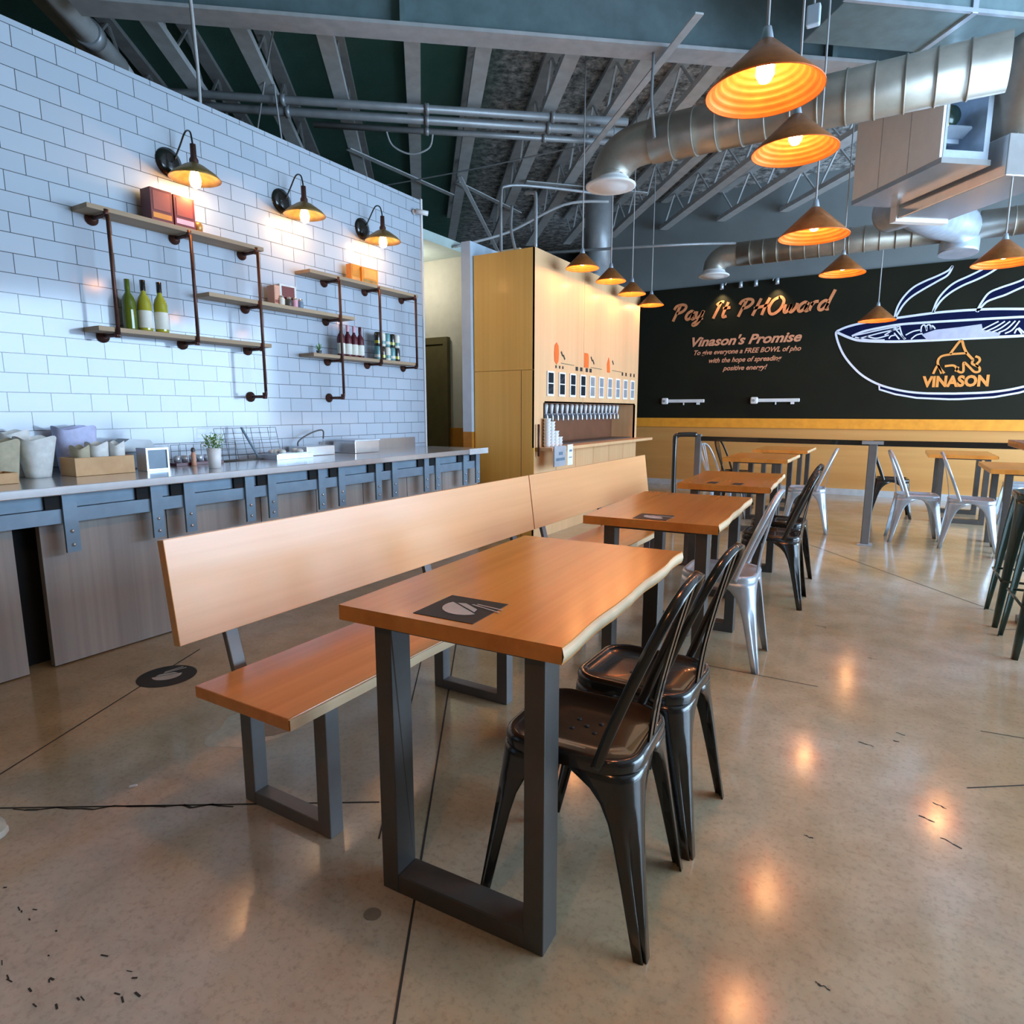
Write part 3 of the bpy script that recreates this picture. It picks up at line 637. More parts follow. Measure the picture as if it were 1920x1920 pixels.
carton('tall amber packet, left of two on the high right plank', (-3.92, 4.0, 2.272), (.06, .11, .135), ['amber', 'amber', 'gold'])
carton('amber packet with print, right of two on the high right plank', (-3.90, 4.14, 2.272), (.06, .19, .125), ['amber', 'gold', 'brass'])
mp = item('potted_plant', 'tiny spiky plant at the left end of the low right plank', 'plant', (-3.93, 3.60, 1.662))
MB().lathe([(.001, 0), (.018, 0), (.022, .03), (.001, .03)], (0, 0, 0), 0, 16).build('pot', 'iron', mp)
o = MB(); random.seed(2)
for i in range(26):
    a = random.uniform(0, 6.28); e = random.uniform(.3, 1.4); L = random.uniform(.03, .06)
    o.bar((0, 0, .03), (L * math.cos(a) * math.cos(e), L * math.sin(a) * math.cos(e), .03 + L * math.sin(e)), .004, .0015)
o.build('leaves', 'leaf', mp)
sauce = [(3.80, 'left end, half behind the pipe post'), (3.875, 'second from left'), (3.945, 'third from left'), (4.015, 'right end')]
for y, l in sauce:
    bottle('maroon-topped sauce bottle with pale label, ' + l + ' of its row', (-3.89, y, 1.662), ['maroon', 'label'], 'sauce bottles on the low right plank', .84, 'pink' if y < 3.95 else 'maroon', 'sauce_bottle')
for i in range(5):
    for k in range(2):
        y = 4.235 + i * .062
        c = item('drink_can', 'teal and dark striped can, %s row, %s' % (('lower', 'upper')[k], ('leftmost', 'second from left', 'middle', 'second from right', 'rightmost')[i]), 'can', (-3.90, y, 1.662 + k * .118), 0, 'stacked cans on the low right plank')
        MB().lathe([(.001, 0), (.024, 0), (.028, .008), (.028, .10), (.023, .115), (.001, .115)], (0, 0, 0), 0, 18).build('can_body', ('glass_teal', 'black', 'label')[(i + k) % 3], c)
        MB().lathe([(.0286, .02), (.0286, .045)], (0, 0, 0), 0, 18).build('printed_band', ('label', 'wine', 'glass_teal')[(i + k) % 3], c)
# sconces
ys_ = [2.52, 3.37, 4.20]
def sconce(y, label):
    t = thing('wall_sconce', label, 'wall lamp', (-4.0, y, 2.745), 0, 'wall lamps over the shelves')
    ry = Matrix.Rotation(R(90), 4, 'Y')
    MB().lathe([(.001, .02), (.05, .018), (.085, .006), (.085, 0)], (0, 0, 0), 0, 28, mt=ry).build('wall_plate', 'black', t)
    MB().tube(smooth_path([(.015, .03, .02), (.05, .05, .10), (.10, .06, .175), (.155, .055, .165), (.185, .045, .11), (.19, .045, .06)], 6), .0055, 0, 8).build('gooseneck', 'black', t)
    MB().lathe([(.001, .085), (.017, .083), (.018, .01), (.026, -.005), (.026, -.03)], (.19, .045, 0), 0, 18).build('lamp_holder', 'rust', t)
    MB().lathe([(.026, -.025), (.06, -.042), (.125, -.088), (.15, -.115), (.148, -.118), (.122, -.093), (.058, -.048), (.02, -.034)], (.19, .045, 0), 0, 36).build('lamp_shade', 'brass', t)
    MB().lathe([(.012, -.035), (.014, -.05), (.028, -.09), (.034, -.125), (.028, -.155), (.012, -.168), (.001, -.17)], (.19, .045, 0), 0, 18).build('bulb', 'bulb', t)
    point('sconce_light', (.19, .045, -.195), 3.4, (1.0, .50, .20), .02, t)
for y, l in zip(ys_, ['leftmost wall lamp, brass shade over the two red cartons', 'middle wall lamp, brass shade on black gooseneck', 'rightmost wall lamp, brass shade nearest the wall end']): sconce(y, l)
sc_ = thing('security_camera', 'small security camera at the top right corner of the tiled wall', 'camera', (-3.99, 4.88, 3.05))
MB().lathe([(.001, .02), (.02, .02), (.025, 0)], (0, 0, 0), 0, 14, mt=Matrix.Rotation(R(90), 4, 'Y')).bar((.02, 0, 0), (.05, .02, -.005), .012, .012).build('mount', 'white', sc_)
MB().cyl((.03, -.01, 0), (.11, .07, -.015), .022, 0, 16).build('camera_body', 'white', sc_)
MB().cyl((.108, .068, -.015), (.112, .072, -.0155), .016, 0, 14).build('lens', 'print', sc_)

# ------------------------------------------------------------------ plywood tap kiosk
kx, y0, y1, zt = -2.88, 5.2, 7.95, 2.67
ks = thing('tap_kiosk', 'tall plywood kiosk with a row of drink taps in its side', 'kiosk')
MB().b(-3.545, kx - .02, y0 + .02, y0 + .20, 0, zt - .002).b(-3.545, kx - .35, y0 + .2, y1, 0, zt - .002).build('carcass', 'ply', ks)
MB().b(-3.545, kx - .001, y0, y0 + .018, 1.60, zt).b(-3.545, kx - .001, y0, y0 + .018, 0, 1.596).b(-3.02, -3.016, y0 - .001, y0, 0, 1.596, 1).build('end_panel', ['ply', 'rust'], ks)
f = MB()
for a, b_ in ((y0, 6.27), (6.275, y1)): f.b(kx - .02, kx, a, b_, 1.30, zt)
f.b(kx - .02, kx, y0, 5.40, .88, 1.30).b(kx - .02, kx, 7.86, y1, .88, 1.30)
f.build('front_panel', 'ply_pale', ks)
MB().b(kx - .35, kx - .02, y1 - .02, y1, 0, zt).b(kx - .35, kx - .02, y0 + .2, y1 - .02, zt - .03, zt - .004).build('side_return', 'ply_pale', ks)
MB().b(kx - .33, kx - .31, 5.40, 7.86, .88, 1.14).build('backsplash', 'brown', ks)
MB().b(kx - .33, kx - .31, 5.40, 7.86, 1.14, 1.30).build('tap_rail', 'tap_back', ks)
MB().b(kx - .33, kx, 5.40, 7.86, 1.30, 1.315).b(kx - .33, kx, 5.38, 5.40, .88, 1.3).b(kx - .33, kx, 7.86, 7.88, .88, 1.3).build('niche_lining', 'ply_pale', ks)
lw = MB(); lw.b(kx - .02, kx, y0, y1, 0, .60)
for i in range(6): lw.b(kx - .02, kx, y0 + .003 + i * .458, y0 + .455 + i * .458, .605, .845)
lw.build('lower_panel', 'ply_pale', ks)
MB().b(kx - .33, kx + .17, 5.25, y1 + .15, .85, .882).build('drip_ledge', 'ply_pale', ks, bevel=.003)
MB().b(kx - .28, kx - .02, 5.55, 7.8, .882, .895).build('drip_tray', 'iron', ks)
for i in range(20):
    y = 5.47 + i * .122
    tp = MB().cyl((kx - .31, y, 1.2), (kx - .22, y, 1.19), .012, 0, 10).tube(smooth_path([(kx - .22, y, 1.2), (kx - .20, y, 1.17), (kx - .20, y, 1.12)], 4), .012, 0, 10).build('tap_spout', 'galv', ks)
    MB().lathe([(.001, 0), (.014, 0), (.026, .085), (.018, .10), (.001, .101)], (kx - .215, y, 1.195), 0, 10).build('tap_handle', 'white', tp)
for i in range(10):
    y = 5.49 + .02 + i * .247
    mn = MB().b(kx, kx + .012, y - .07, y + .07, 1.365, 1.60).build('menu_tablet', 'white', ks)
    MB().b(kx + .012, kx + .014, y - .052, y + .052, 1.49, 1.585).b(kx + .012, kx + .014, y - .052, y + .052, 1.385, 1.48).build('screen', 'screen' if i < 4 else 'cond', mn)
ic = MB()
ic.prism([(5.60, 1.70), (5.64, 1.67), (5.68, 1.70), (5.69, 1.78), (5.68, 1.85), (5.64, 1.88), (5.60, 1.85), (5.59, 1.78)], kx, kx + .004, 0, 'x')
ic.prism([(6.29, 1.68), (6.40, 1.68), (6.40, 1.80), (6.38, 1.83), (6.29, 1.83)], kx, kx + .004, 0, 'x')
ic.prism([(6.92, 1.66), (7.00, 1.66), (6.99, 1.75), (6.98, 1.79), (6.955, 1.83), (6.93, 1.79), (6.91, 1.75)], kx, kx + .004, 0, 'x')
ic.build('drink_icon', 'icon', ks)
pr = MB()
for y, n_ in ((5.74, 2), (6.46, 2), (7.07, 1)):
    for i in range(n_): pr.bar((kx + .002, y + i * .05, 1.80 - i * .03), (kx + .002, y + .035 + i * .05, 1.76 - i * .03), .004, .018)
    pr.bar((kx + .002, y, 1.69), (kx + .002, y + .30, 1.685), .003, .004)
for y in (5.62, 5.70, 5.77): pr.b(kx, kx + .003, y, y + .025, 1.635, 1.662)
for y in (6.08, 6.19, 6.33, 6.43): pr.b(kx, kx + .003, y, y + .055, 1.635, 1.675)
for y in (7.38, 7.50, 7.66, 7.78): pr.b(kx, kx + .003, y, y + .04, 1.645, 1.685)
pr.build('printed_captions', 'print', ks)
sg = thing('counter_sign', 'small grey sign with two dark text lines on the tap ledge', 'sign', (kx + .12, 5.42, .80))
MB().box((0.06, -.04, .0), (.012, .24, .19)).build('sign_board', 'galv', sg)
o = MB()
for i in range(3): o.box((.068, -.06 + i * .028, .025), (.003, .018, .03))
for i in range(7): o.box((.068, -.115 + i * .026, -.03), (.003, .02, .026))
o.build('lettering', 'slate', sg)
for i, (dy, h, l) in enumerate([(0, .27, 'tallest stack of white cups at the near end of the tap ledge'), (.085, .25, 'second stack of white cups beside the tallest on tap ledge'), (.17, .15, 'short stack of white cups on the tap ledge'), (.25, .11, 'shortest stack of white cups on the tap ledge')]):
    o = MB(); n = int(h / .03)
    for k in range(n): o.lathe([(.028, k * .03), (.037, k * .03 + .026), (.039, k * .03 + .0285), (.034, k * .03 + .03)], (kx + .05, 5.37 + dy, .883), 0, 20)
    ob = o.build('cup_stack', 'white'); tag(ob, l, 'cups', 'cup stacks on the tap ledge')
bk = thing('paper_note', 'white paper card with scribble hung from the tap ledge', 'card', (kx + .175, 5.62, .80))
MB().b(0, .004, -.07, .05, -.1, .1).build('card', 'white', bk)
MB().b(.004, .005, -.04, .03, -.03, -.02).b(.004, .005, -.03, .03, .03, .05).build('scribble', 'slate', bk)
st = MB().lathe([(.001, 0), (.010, 0), (.012, .3), (.001, .3)], (kx + .03, 5.235, .80), 0, 10).build('rusty_rod', 'rust'); tag(st, 'short rusty rod standing at the near corner of the kiosk', 'rod')
# ------------------------------------------------------------------ mural on the blackboard wall
YW = 10.467
def ribbon(o, pts, wd, m=0, y=YW, n=5, closed=False, sm=True):
    P = [Vector((p[0], 0, p[1])) for p in pts]
    if sm and len(P) > 2: P = smooth_path(P, n)
    k = len(P); L = []; Rr = []
    for i in range(k):
        t = (P[min(i + 1, k - 1)] - P[max(i - 1, 0)]).normalized(); a = Vector((-t.z, 0, t.x)) * wd / 2
        L.append(P[i] + a); Rr.append(P[i] - a)
    vs = [(p.x, y, p.z) for p in L + Rr] + [(p.x, y - .004, p.z) for p in L + Rr]
    fs = []
    for i in range(k - 1):
        fs += [(2 * k + i, 2 * k + i + 1, 3 * k + i + 1, 3 * k + i), (i, i + 1, 2 * k + i + 1, 2 * k + i), (k + i, 3 * k + i, 3 * k + i + 1, k + i + 1)]
    fs += [(0, 2 * k, 3 * k, k), (k - 1, 2 * k - 1, 4 * k - 1, 3 * k - 1)]
    o.add(vs, fs, m); return o
def fill(o, pts, m=0, y=YW, sm=True, t=.002):
    P = [Vector((p[0], 0, p[1])) for p in pts]
    if sm: P = smooth_path(P, 4)
    return o.prism([(p.x, p.z) for p in P], y - t, y, m, 'y')
XC = .655
def mir(pts): return pts + [(2 * XC - x, z) for x, z in pts[::-1]]
BOWL = [(-0.826, 2.355), (-0.829, 2.304), (-0.777, 2.153), (-0.699, 2.002), (-0.58, 1.849), (-0.437, 1.712), (-0.231, 1.59), (0.03, 1.505), (0.294, 1.465), (0.6, 1.455)]
RIMU = [(-0.826, 2.355), (-0.689, 2.412), (-0.468, 2.455), (-0.113, 2.487), (0.31, 2.522), (0.561, 2.53)]
RIML = [(-0.818, 2.34), (-0.636, 2.248), (-0.474, 2.203), (-0.087, 2.172), (0.281, 2.168), (0.594, 2.168)]
INNU = [(-0.625, 2.277), (-0.484, 2.334), (-0.281, 2.371), (-0.056, 2.399), (0.261, 2.405), (0.572, 2.405)]
FOOT = [(-0.231, 1.582), (-0.226, 1.524), (-0.029, 1.455), (0.226, 1.402), (0.6, 1.379)]
ST1 = [(-0.125, 2.474), (-0.1, 2.626), (-0.037, 2.76), (0.064, 2.875), (0.19, 2.944), (0.327, 2.998), (0.438, 3.053), (0.485, 3.107), (0.443, 2.999), (0.333, 2.93), (0.175, 2.837), (0.05, 2.752), (-0.028, 2.662), (-0.076, 2.568), (-0.118, 2.473)]
ST2 = [(0.315, 2.531), (0.355, 2.685), (0.437, 2.812), (0.533, 2.897), (0.675, 2.962), (0.802, 3.026), (0.905, 3.093), (0.973, 3.16), (1.075, 3.16), (0.995, 3.057), (0.895, 2.978), (0.769, 2.912), (0.617, 2.848), (0.487, 2.767), (0.391, 2.668), (0.321, 2.531)]
ST3 = [(0.796, 2.501), (0.841, 2.617), (0.907, 2.729), (1.022, 2.783), (1.147, 2.823), (1.248, 2.864), (1.335, 2.931), (1.377, 3.027), (1.393, 2.874), (1.297, 2.795), (1.187, 2.742), (1.075, 2.688), (0.98, 2.657), (0.886, 2.613), (0.807, 2.5)]
N = [[(-0.599, 2.283), (-0.443, 2.31), (-0.278, 2.342), (-0.079, 2.372)], [(-0.543, 2.236), (-0.376, 2.277), (-0.225, 2.311), (-0.051, 2.342)], [(-0.221, 2.268), (-0.126, 2.333), (-0.055, 2.384)], [(-0.166, 2.215), (-0.144, 2.249), (-0.095, 2.26)], [(-0.109, 2.289), (-0.04, 2.2)], [(-0.088, 2.33), (0.023, 2.197)], [(-0.055, 2.384), (-0.006, 2.241), (0.035, 2.203)], [(0.03, 2.253), (0.113, 2.297), (0.202, 2.312)], [(0.097, 2.193), (0.154, 2.245), (0.225, 2.262)], [(0.205, 2.284), (0.205, 2.353), (0.239, 2.372), (0.27, 2.294)], [(0.269, 2.308), (0.264, 2.363), (0.3, 2.368), (0.317, 2.305)], [(0.317, 2.305), (0.324, 2.359), (0.364, 2.315)], [(-0.584, 2.26), (-0.41, 2.214), (-0.216, 2.203)], [(-0.44, 2.266), (-0.321, 2.23), (-0.17, 2.265)]]
N2 = [[(0.874, 2.269), (0.958, 2.317), (1.041, 2.364)], [(0.92, 2.246), (1.015, 2.293), (1.107, 2.36)], [(0.988, 2.236), (1.071, 2.277), (1.161, 2.356)], [(1.055, 2.225), (1.138, 2.266), (1.214, 2.359)], [(1.122, 2.208), (1.193, 2.249), (1.257, 2.356)], [(1.219, 2.202), (1.245, 2.259), (1.295, 2.191)], [(1.255, 2.271), (1.326, 2.195)], [(1.4, 2.2), (1.5, 2.29), (1.62, 2.33)], [(1.5, 2.2), (1.6, 2.26), (1.75, 2.29)]]
SOUP = [(0.214, 2.249), (0.365, 2.302), (0.62, 2.319), (0.867, 2.343), (0.885, 2.269), (1.077, 2.217), (1.059, 2.176), (0.633, 2.173), (0.28, 2.178)]
HAT = [(0.559, 1.975), (0.599, 2.048), (0.649, 2.132), (0.677, 2.136), (0.701, 2.064), (0.743, 1.98), (0.82, 1.889)]
BODY = [[(0.57, 1.974), (0.743, 1.98)], [(0.571, 1.972), (0.467, 1.951), (0.431, 1.89), (0.45, 1.813), (0.517, 1.725)], [(0.392, 1.721), (0.436, 1.828), (0.487, 1.721)], [(0.514, 1.818), (0.619, 1.821), (0.673, 1.743), (0.725, 1.742), (0.72, 1.859), (0.782, 1.802), (0.845, 1.735), (0.896, 1.737), (0.897, 1.784), (0.86, 1.826), (0.889, 1.872), (0.88, 1.913), (0.838, 1.935)], [(0.82, 1.889), (0.813, 1.841), (0.885, 1.798)], [(0.667, 1.806), (0.638, 1.745)]]
mu = thing('bowl_mural', 'white line mural of a steaming noodle bowl on the blackboard wall', 'mural')
o = MB(); fill(o, mir(RIMU)[:-1] + mir(RIML)[::-1], 0, YW, False); fill(o, [FOOT[0]] + mir(FOOT)[1:-1] + [(2 * XC - FOOT[0][0], FOOT[0][1])] + mir(BOWL[6:])[::-1], 0, YW, False); o.build('navy_fill', 'navy', mu)
o = MB(); ribbon(o, mir(BOWL), .028); ribbon(o, mir(RIMU), .03); ribbon(o, mir(RIML), .034); ribbon(o, mir(INNU), .03); ribbon(o, mir(FOOT), .024, 0, YW, 5, False, False); o.build('bowl_outline', 'line', mu)
for s_ in (ST1, ST2, ST3):
    o = MB(); fill(o, s_, 1, YW, True); ribbon(o, s_, .024); o.build('steam_wisp', ['line', 'navy'], mu)
o = MB(); fill(o, SOUP, 1, YW - .003, False)
for q in N + N2: ribbon(o, q, .017, 0, YW - .004)
o.build('noodles', ['line', 'lilac'], mu)
o = MB(); ribbon(o, HAT, .03)
for q in BODY: ribbon(o, q, .028)
o.build('ox_emblem', 'gold', mu)
text_obj('wordmark', 'VINASON', 'gold', (.275, YW, 1.54), (R(90), 0, 0), mu, width=.74, height=.155, bold=.05)
# script lettering, drawn stroke by stroke (unit = capital height)
GL = {
 'P': (.72, [[(.14, 0), (.22, .5), (.30, .93)], [(.02, .72), (.10, .92), (.36, 1.0), (.58, .93), (.62, .74), (.46, .54), (.22, .47)]]),
 'a': (.50, [[(.40, .48), (.26, .56), (.10, .42), (.06, .20), (.16, .05), (.30, .14), (.40, .40)], [(.42, .54), (.38, .20), (.44, .05), (.54, .12)]]),
 'y': (.50, [[(.06, .52), (.08, .22), (.18, .10), (.30, .24), (.38, .52)], [(.40, .54), (.36, .10), (.26, -.25), (.10, -.34), (.06, -.22), (.46, .10)]]),
 'I': (.42, [[(.10, 0), (.18, .5), (.26, .96)], [(.06, .80), (.26, .97), (.40, .95)]]),
 't': (.36, [[(.20, .92), (.12, .30), (.16, .05), (.32, .10)], [(.02, .56), (.38, .60)]]),
 'H': (.72, [[(.10, 0), (.18, .5), (.26, .98)], [(.54, 0), (.58, .5), (.66, .98)], [(.06, .42), (.70, .56)]]),
 'O': (.74, [[(.40, .98), (.16, .80), (.06, .42), (.20, .06), (.42, .04), (.62, .30), (.66, .70), (.50, .94), (.34, .96)]]),
 'w': (.64, [[(.04, .52), (.08, .14), (.18, .06), (.30, .28), (.32, .52)], [(.32, .52), (.34, .14), (.44, .06), (.56, .28), (.58, .54)]]),
 'r': (.40, [[(.08, .05), (.10, .52)], [(.10, .34), (.20, .52), (.36, .54)]]),
 'd': (.54, [[(.38, .46), (.24, .56), (.08, .40), (.06, .16), (.18, .04), (.32, .16), (.40, .40)], [(.50, 1.12), (.42, .5), (.40, .10), (.52, .08)]]),
 ' ': (.42, [])}
def script(name, body, x0, z0, width, h, wd, mat, label, slant=.28):
    tot = sum(GL[c][0] for c in body); k = width / (tot * h); o = MB(); x = 0
    for c in body:
        adv, st = GL[c]
        for s_ in st: ribbon(o, [(x0 + ((px + x) * k + pz * slant) * h, z0 + pz * h) for px, pz in s_], wd)
        x += adv
    ob = o.build(name, mat); tag(ob, label, 'lettering'); return ob
script('wall_lettering', 'Pay It PHOward', -3.27, 2.66, 2.32, .25, .042, 'neon', 'large orange handwritten slogan across the blackboard wall')
pv = thing('wall_lettering', 'smaller coral promise text in four lines under the big slogan', 'lettering')
def line(s_, x0, z, wd_, h, b=.02): text_obj('text_line', s_, 'neon2', (x0, YW, z), (R(90), 0, 0), pv, width=wd_, height=h, shear=.35, bold=b)
line("Vinason's Promise", -2.90, 2.24, 1.62, .155, .03)
line('To give everyone a FREE BOWL of pho', -2.86, 2.085, 1.58, .10)
line('with the hope of spreading', -2.62, 1.955, 1.08, .10)
line('positive energy!', -2.40, 1.83, .66, .10)
def rack_bar(x0, x1, label):
    t = thing('wall_bar', label, 'wall bar', (x0, 10.47, 1.385), 0, 'white wall bars')
    L = x1 - x0
    MB().b(.0, L, -.035, 0, -.026, .026).build('bar_rail', 'white', t, bevel=.008)
    MB().b(-.02, .09, -.05, 0, -.052, .052).build('end_block', 'white', t, bevel=.02)
    MB().cyl((.03, -.056, 0), (.03, -.05, 0), .02, 0, 14).build('knob', 'cond', t)
    MB().b(L * .5, L * .5 + .015, -.03, -.01, -.065, -.026).b(L * .82, L * .82 + .05, -.03, -.01, -.06, -.026).build('hook', 'white', t)
rack_bar(-3.34, -2.66, 'white wall bar with end block, left of the two on the blackboard')
rack_bar(-1.93, -1.25, 'white wall bar with end block, right of the two on the blackboard')
for i, (x, dx) in enumerate([(-2.41, -.05), (-2.18, .0), (-1.96, 0), (-1.72, .06)]):
    t = thing('spot_lamp', 'small white spot lamp at the top of the blackboard, %s of four' % ('leftmost', 'second from left', 'third from left', 'rightmost')[i], 'spot lamp', (x, 10.40, 3.12), 0, 'spot lamps above the slogan')
    MB().cyl((0, .06, .06), (0, .0, .02), .008, 0, 8).build('arm', 'white', t)
    MB().lathe([(.001, .05), (.025, .045), (.03, -.04), (.027, -.04), (.022, .03), (.001, .035)], (dx, 0, 0), 0, 16).build('lamp_head', 'galv', t)
    if i in (0, 3):
        d = bpy.data.lights.new('spot_light', 'SPOT'); d.energy = 9; d.color = (1, .72, .4); d.spot_size = R(100); d.spot_blend = .8; d.shadow_soft_size = .02
        so = bpy.data.objects.new('spot_light', d); C.objects.link(so); so.parent = t; so.location = (dx, -.02, -.06); so.rotation_euler = (R(12), 0, 0)

# ------------------------------------------------------------------ benches
def bench(loc, rz, L, label, frames):
    t = thing('dining_bench', label, 'bench', loc, rz, 'benches along the tables')
    # local: x to the right (seat front), y along, origin at the seat's near back corner
    MB().b(0, .39, 0, L, .415, .45).build('seat', 'top', t, bevel=.003)
    fe = MB(); random.seed(5)
    n = 24
    vs = []
    for i in range(n + 1):
        y = L * i / n; k = .392 + random.uniform(0, .006); vs += [(k, y, .418), (k, y, .447)]
    fe.add(vs, [(2 * i, 2 * i + 2, 2 * i + 3, 2 * i + 1) for i in range(n)]); vs2 = [(.385, L * i / n, z) for i in range(n + 1) for z in (.418, .447)]
    fe.add(vs + vs2, [(2 * i + 1, 2 * i + 3, 2 * n + 2 + 2 * i + 3, 2 * n + 2 + 2 * i + 1) for i in range(n)] + [(2 * i, 2 * n + 2 + 2 * i, 2 * n + 2 + 2 * i + 2, 2 * i + 2) for i in range(n)])
    fe.build('live_edge', 'edge', t)
    o = MB(); x0, x1 = -.055, -.095
    poly = [(x0, .555), (x1, .862), (x1 - .03, .858), (x0 - .03, .551)]
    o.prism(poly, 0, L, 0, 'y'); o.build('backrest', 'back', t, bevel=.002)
    for y in frames:
        f_ = MB(); w_ = .05
        f_.b(-.03, .02, y - w_ / 2, y + w_ / 2, 0, .415).b(.30, .35, y - w_ / 2, y + w_ / 2, 0, .415).b(.02, .30, y - w_ / 2, y + w_ / 2, 0, .04)
        f_.build('leg_frame', 'bench_iron', t, bevel=.003)
        MB().bar((-.045, y, .40), (-.088, y, .56), .045, .02, up=(1, 0, 0)).bar((-.10, y, .55), (-.135, y, .82), .045, .02, up=(1, 0, 0)).build('back_support', 'bench_iron', t, bevel=.003)
bench((-1.645, .99, 0), R(0.3), 2.11, 'near wooden bench with tall plank backrest beside the first table', (.18, 1.16, 1.92))
bench((-1.656, 3.11, 0), R(0.3), 1.98, 'far wooden bench in front of the tap kiosk', (.14, 1.0, 1.85))

# ------------------------------------------------------------------ tables
def table(label, loc, rz, w_=.60, L=1.0, seed=1, group='dining tables along the benches'):
    t = thing('dining_table', label, 'table', loc, rz, group)
    random.seed(seed); o = MB(); n = 22
    right = [(w_ / 2 - .003 + .003 * math.sin(i * .8 + seed) + random.uniform(-.001, .001), -L / 2 + L * i / n) for i in range(n + 1)]
    right[0] = (w_ / 2, -L / 2); right[-1] = (w_ / 2, L / 2)
    poly = [(-w_ / 2, -L / 2)] + right + [(-w_ / 2, L / 2)]
    o.prism(poly, .712, .75); o.build('tabletop', 'top', t)
    e = MB(); vs = []
    for x, y in right: vs += [(x + .001, y, .7155), (x + .0045, y, .730), (x + .001, y, .7465)]
    vs2 = [(x - .01, y, z) for x, y in right for z in (.7155, .730, .7465)]; k = len(vs)
    fs = []
    for i in range(n):
        for j in (0, 1): fs.append((3 * i + j, 3 * i + 3 + j, 3 * i + 4 + j, 3 * i + 1 + j))
        fs += [(3 * i + 2, 3 * i + 5, k + 3 * i + 5, k + 3 * i + 2), (3 * i, k + 3 * i, k + 3 * i + 3, 3 * i + 3)]
    e.add(vs + vs2, fs, 0, True); e.build('live_edge', 'edge', t)
    for y in (-L / 2 + .055, L / 2 - .085):
        f_ = MB(); a, b_ = -.205, .255; d_ = .075
        f_.b(a, a + .05, y - d_ / 2, y + d_ / 2, 0, .709).b(b_ - .05, b_, y - d_ / 2, y + d_ / 2, 0, .709).b(a + .05, b_ - .05, y - d_ / 2, y + d_ / 2, 0, .05).b(a + .05, b_ - .05, y - d_ / 2, y + d_ / 2, .701, .709)
        f_.build('leg_frame', 'iron', t, bevel=.003)
    return t
def place(name, label, table_loc, rz, dx, dy, s=.15, group='square vinyl signs on the tables'):
    c, s_ = math.cos(rz), math.sin(rz)
    t = thing(name, label, 'sign', (table_loc[0] + dx * c - dy * s_, table_loc[1] + dx * s_ + dy * c, .7502), rz, group)
    MB().b(-s / 2, s / 2, -s / 2, s / 2, 0, .0012).build('vinyl_square', 'sticker', t)
    bowl_print(t, s * .34, .0012, R(-30)); return t
def bowl_print(t, r, z, rot):
    mt = Matrix.Rotation(rot, 4, 'Z')
    o = MB()
    def pf(poly): o.prism([tuple((mt @ Vector((x, y, 0))).xy) for x, y in poly], z, z + .0008)
    pf([(-r, .1 * r)] + [(-r * math.cos(a), .1 * r - r * .9 * math.sin(a)) for a in [i * math.pi / 12 for i in range(1, 12)]] + [(r, .1 * r)])
    pf([(-.75 * r, .2 * r), (.75 * r, .2 * r), (.5 * r, .48 * r), (-.5 * r, .48 * r)])
    pf([(-.2 * r, .6 * r), (1.35 * r, 1.02 * r), (1.33 * r, 1.10 * r), (-.22 * r, .69 * r)])
    pf([(-.1 * r, .8 * r), (1.15 * r, 1.3 * r), (1.12 * r, 1.38 * r), (-.13 * r, .88 * r)])
    o.build('bowl_print', 'sticker_grey', t)
T1, T2, T3 = (-.86, 1.58, 0), (-.916, 3.13, 0), (-.947, 4.66, 0)
table('nearest wooden table with black sled legs and live edge', T1, R(2.5), seed=1)
table('second wooden table from the camera, beside the far bench end', T2, R(3.0), seed=4)
table('third wooden table from the camera, near the handrail loop', T3, R(3.2), .58, seed=7)
place('table_sign', 'black square vinyl sign with bowl print on the nearest table', T1, R(2.5), -.015, -.385, .165)
place('table_sign', 'black square vinyl sign on the second table', T2, R(3.0), .0, -.40, .15)
for dx, l in ((-.06, 'left of two small black stickers on the third table'), (.10, 'right of two small black stickers on the third table')):
    o = MB().b(-.03, .03, -.05, .05, 0, .0015).build('table_sticker', 'sticker'); o.location = (T3[0] + dx, T3[1] - .38, .7502); tag(o, l, 'sticker', 'small stickers on the third table')
fs_ = thing('floor_sticker', 'round black floor sticker with white bowl and chopsticks by the counter', 'sticker', (-2.815, 1.565, .0008))
MB().lathe([(.001, 0), (.125, 0), (.126, -.0006)], (0, 0, .0012), 0, 40, False).build('vinyl_disc', 'sticker', fs_)
bowl_print(fs_, .062, .0013, R(60))

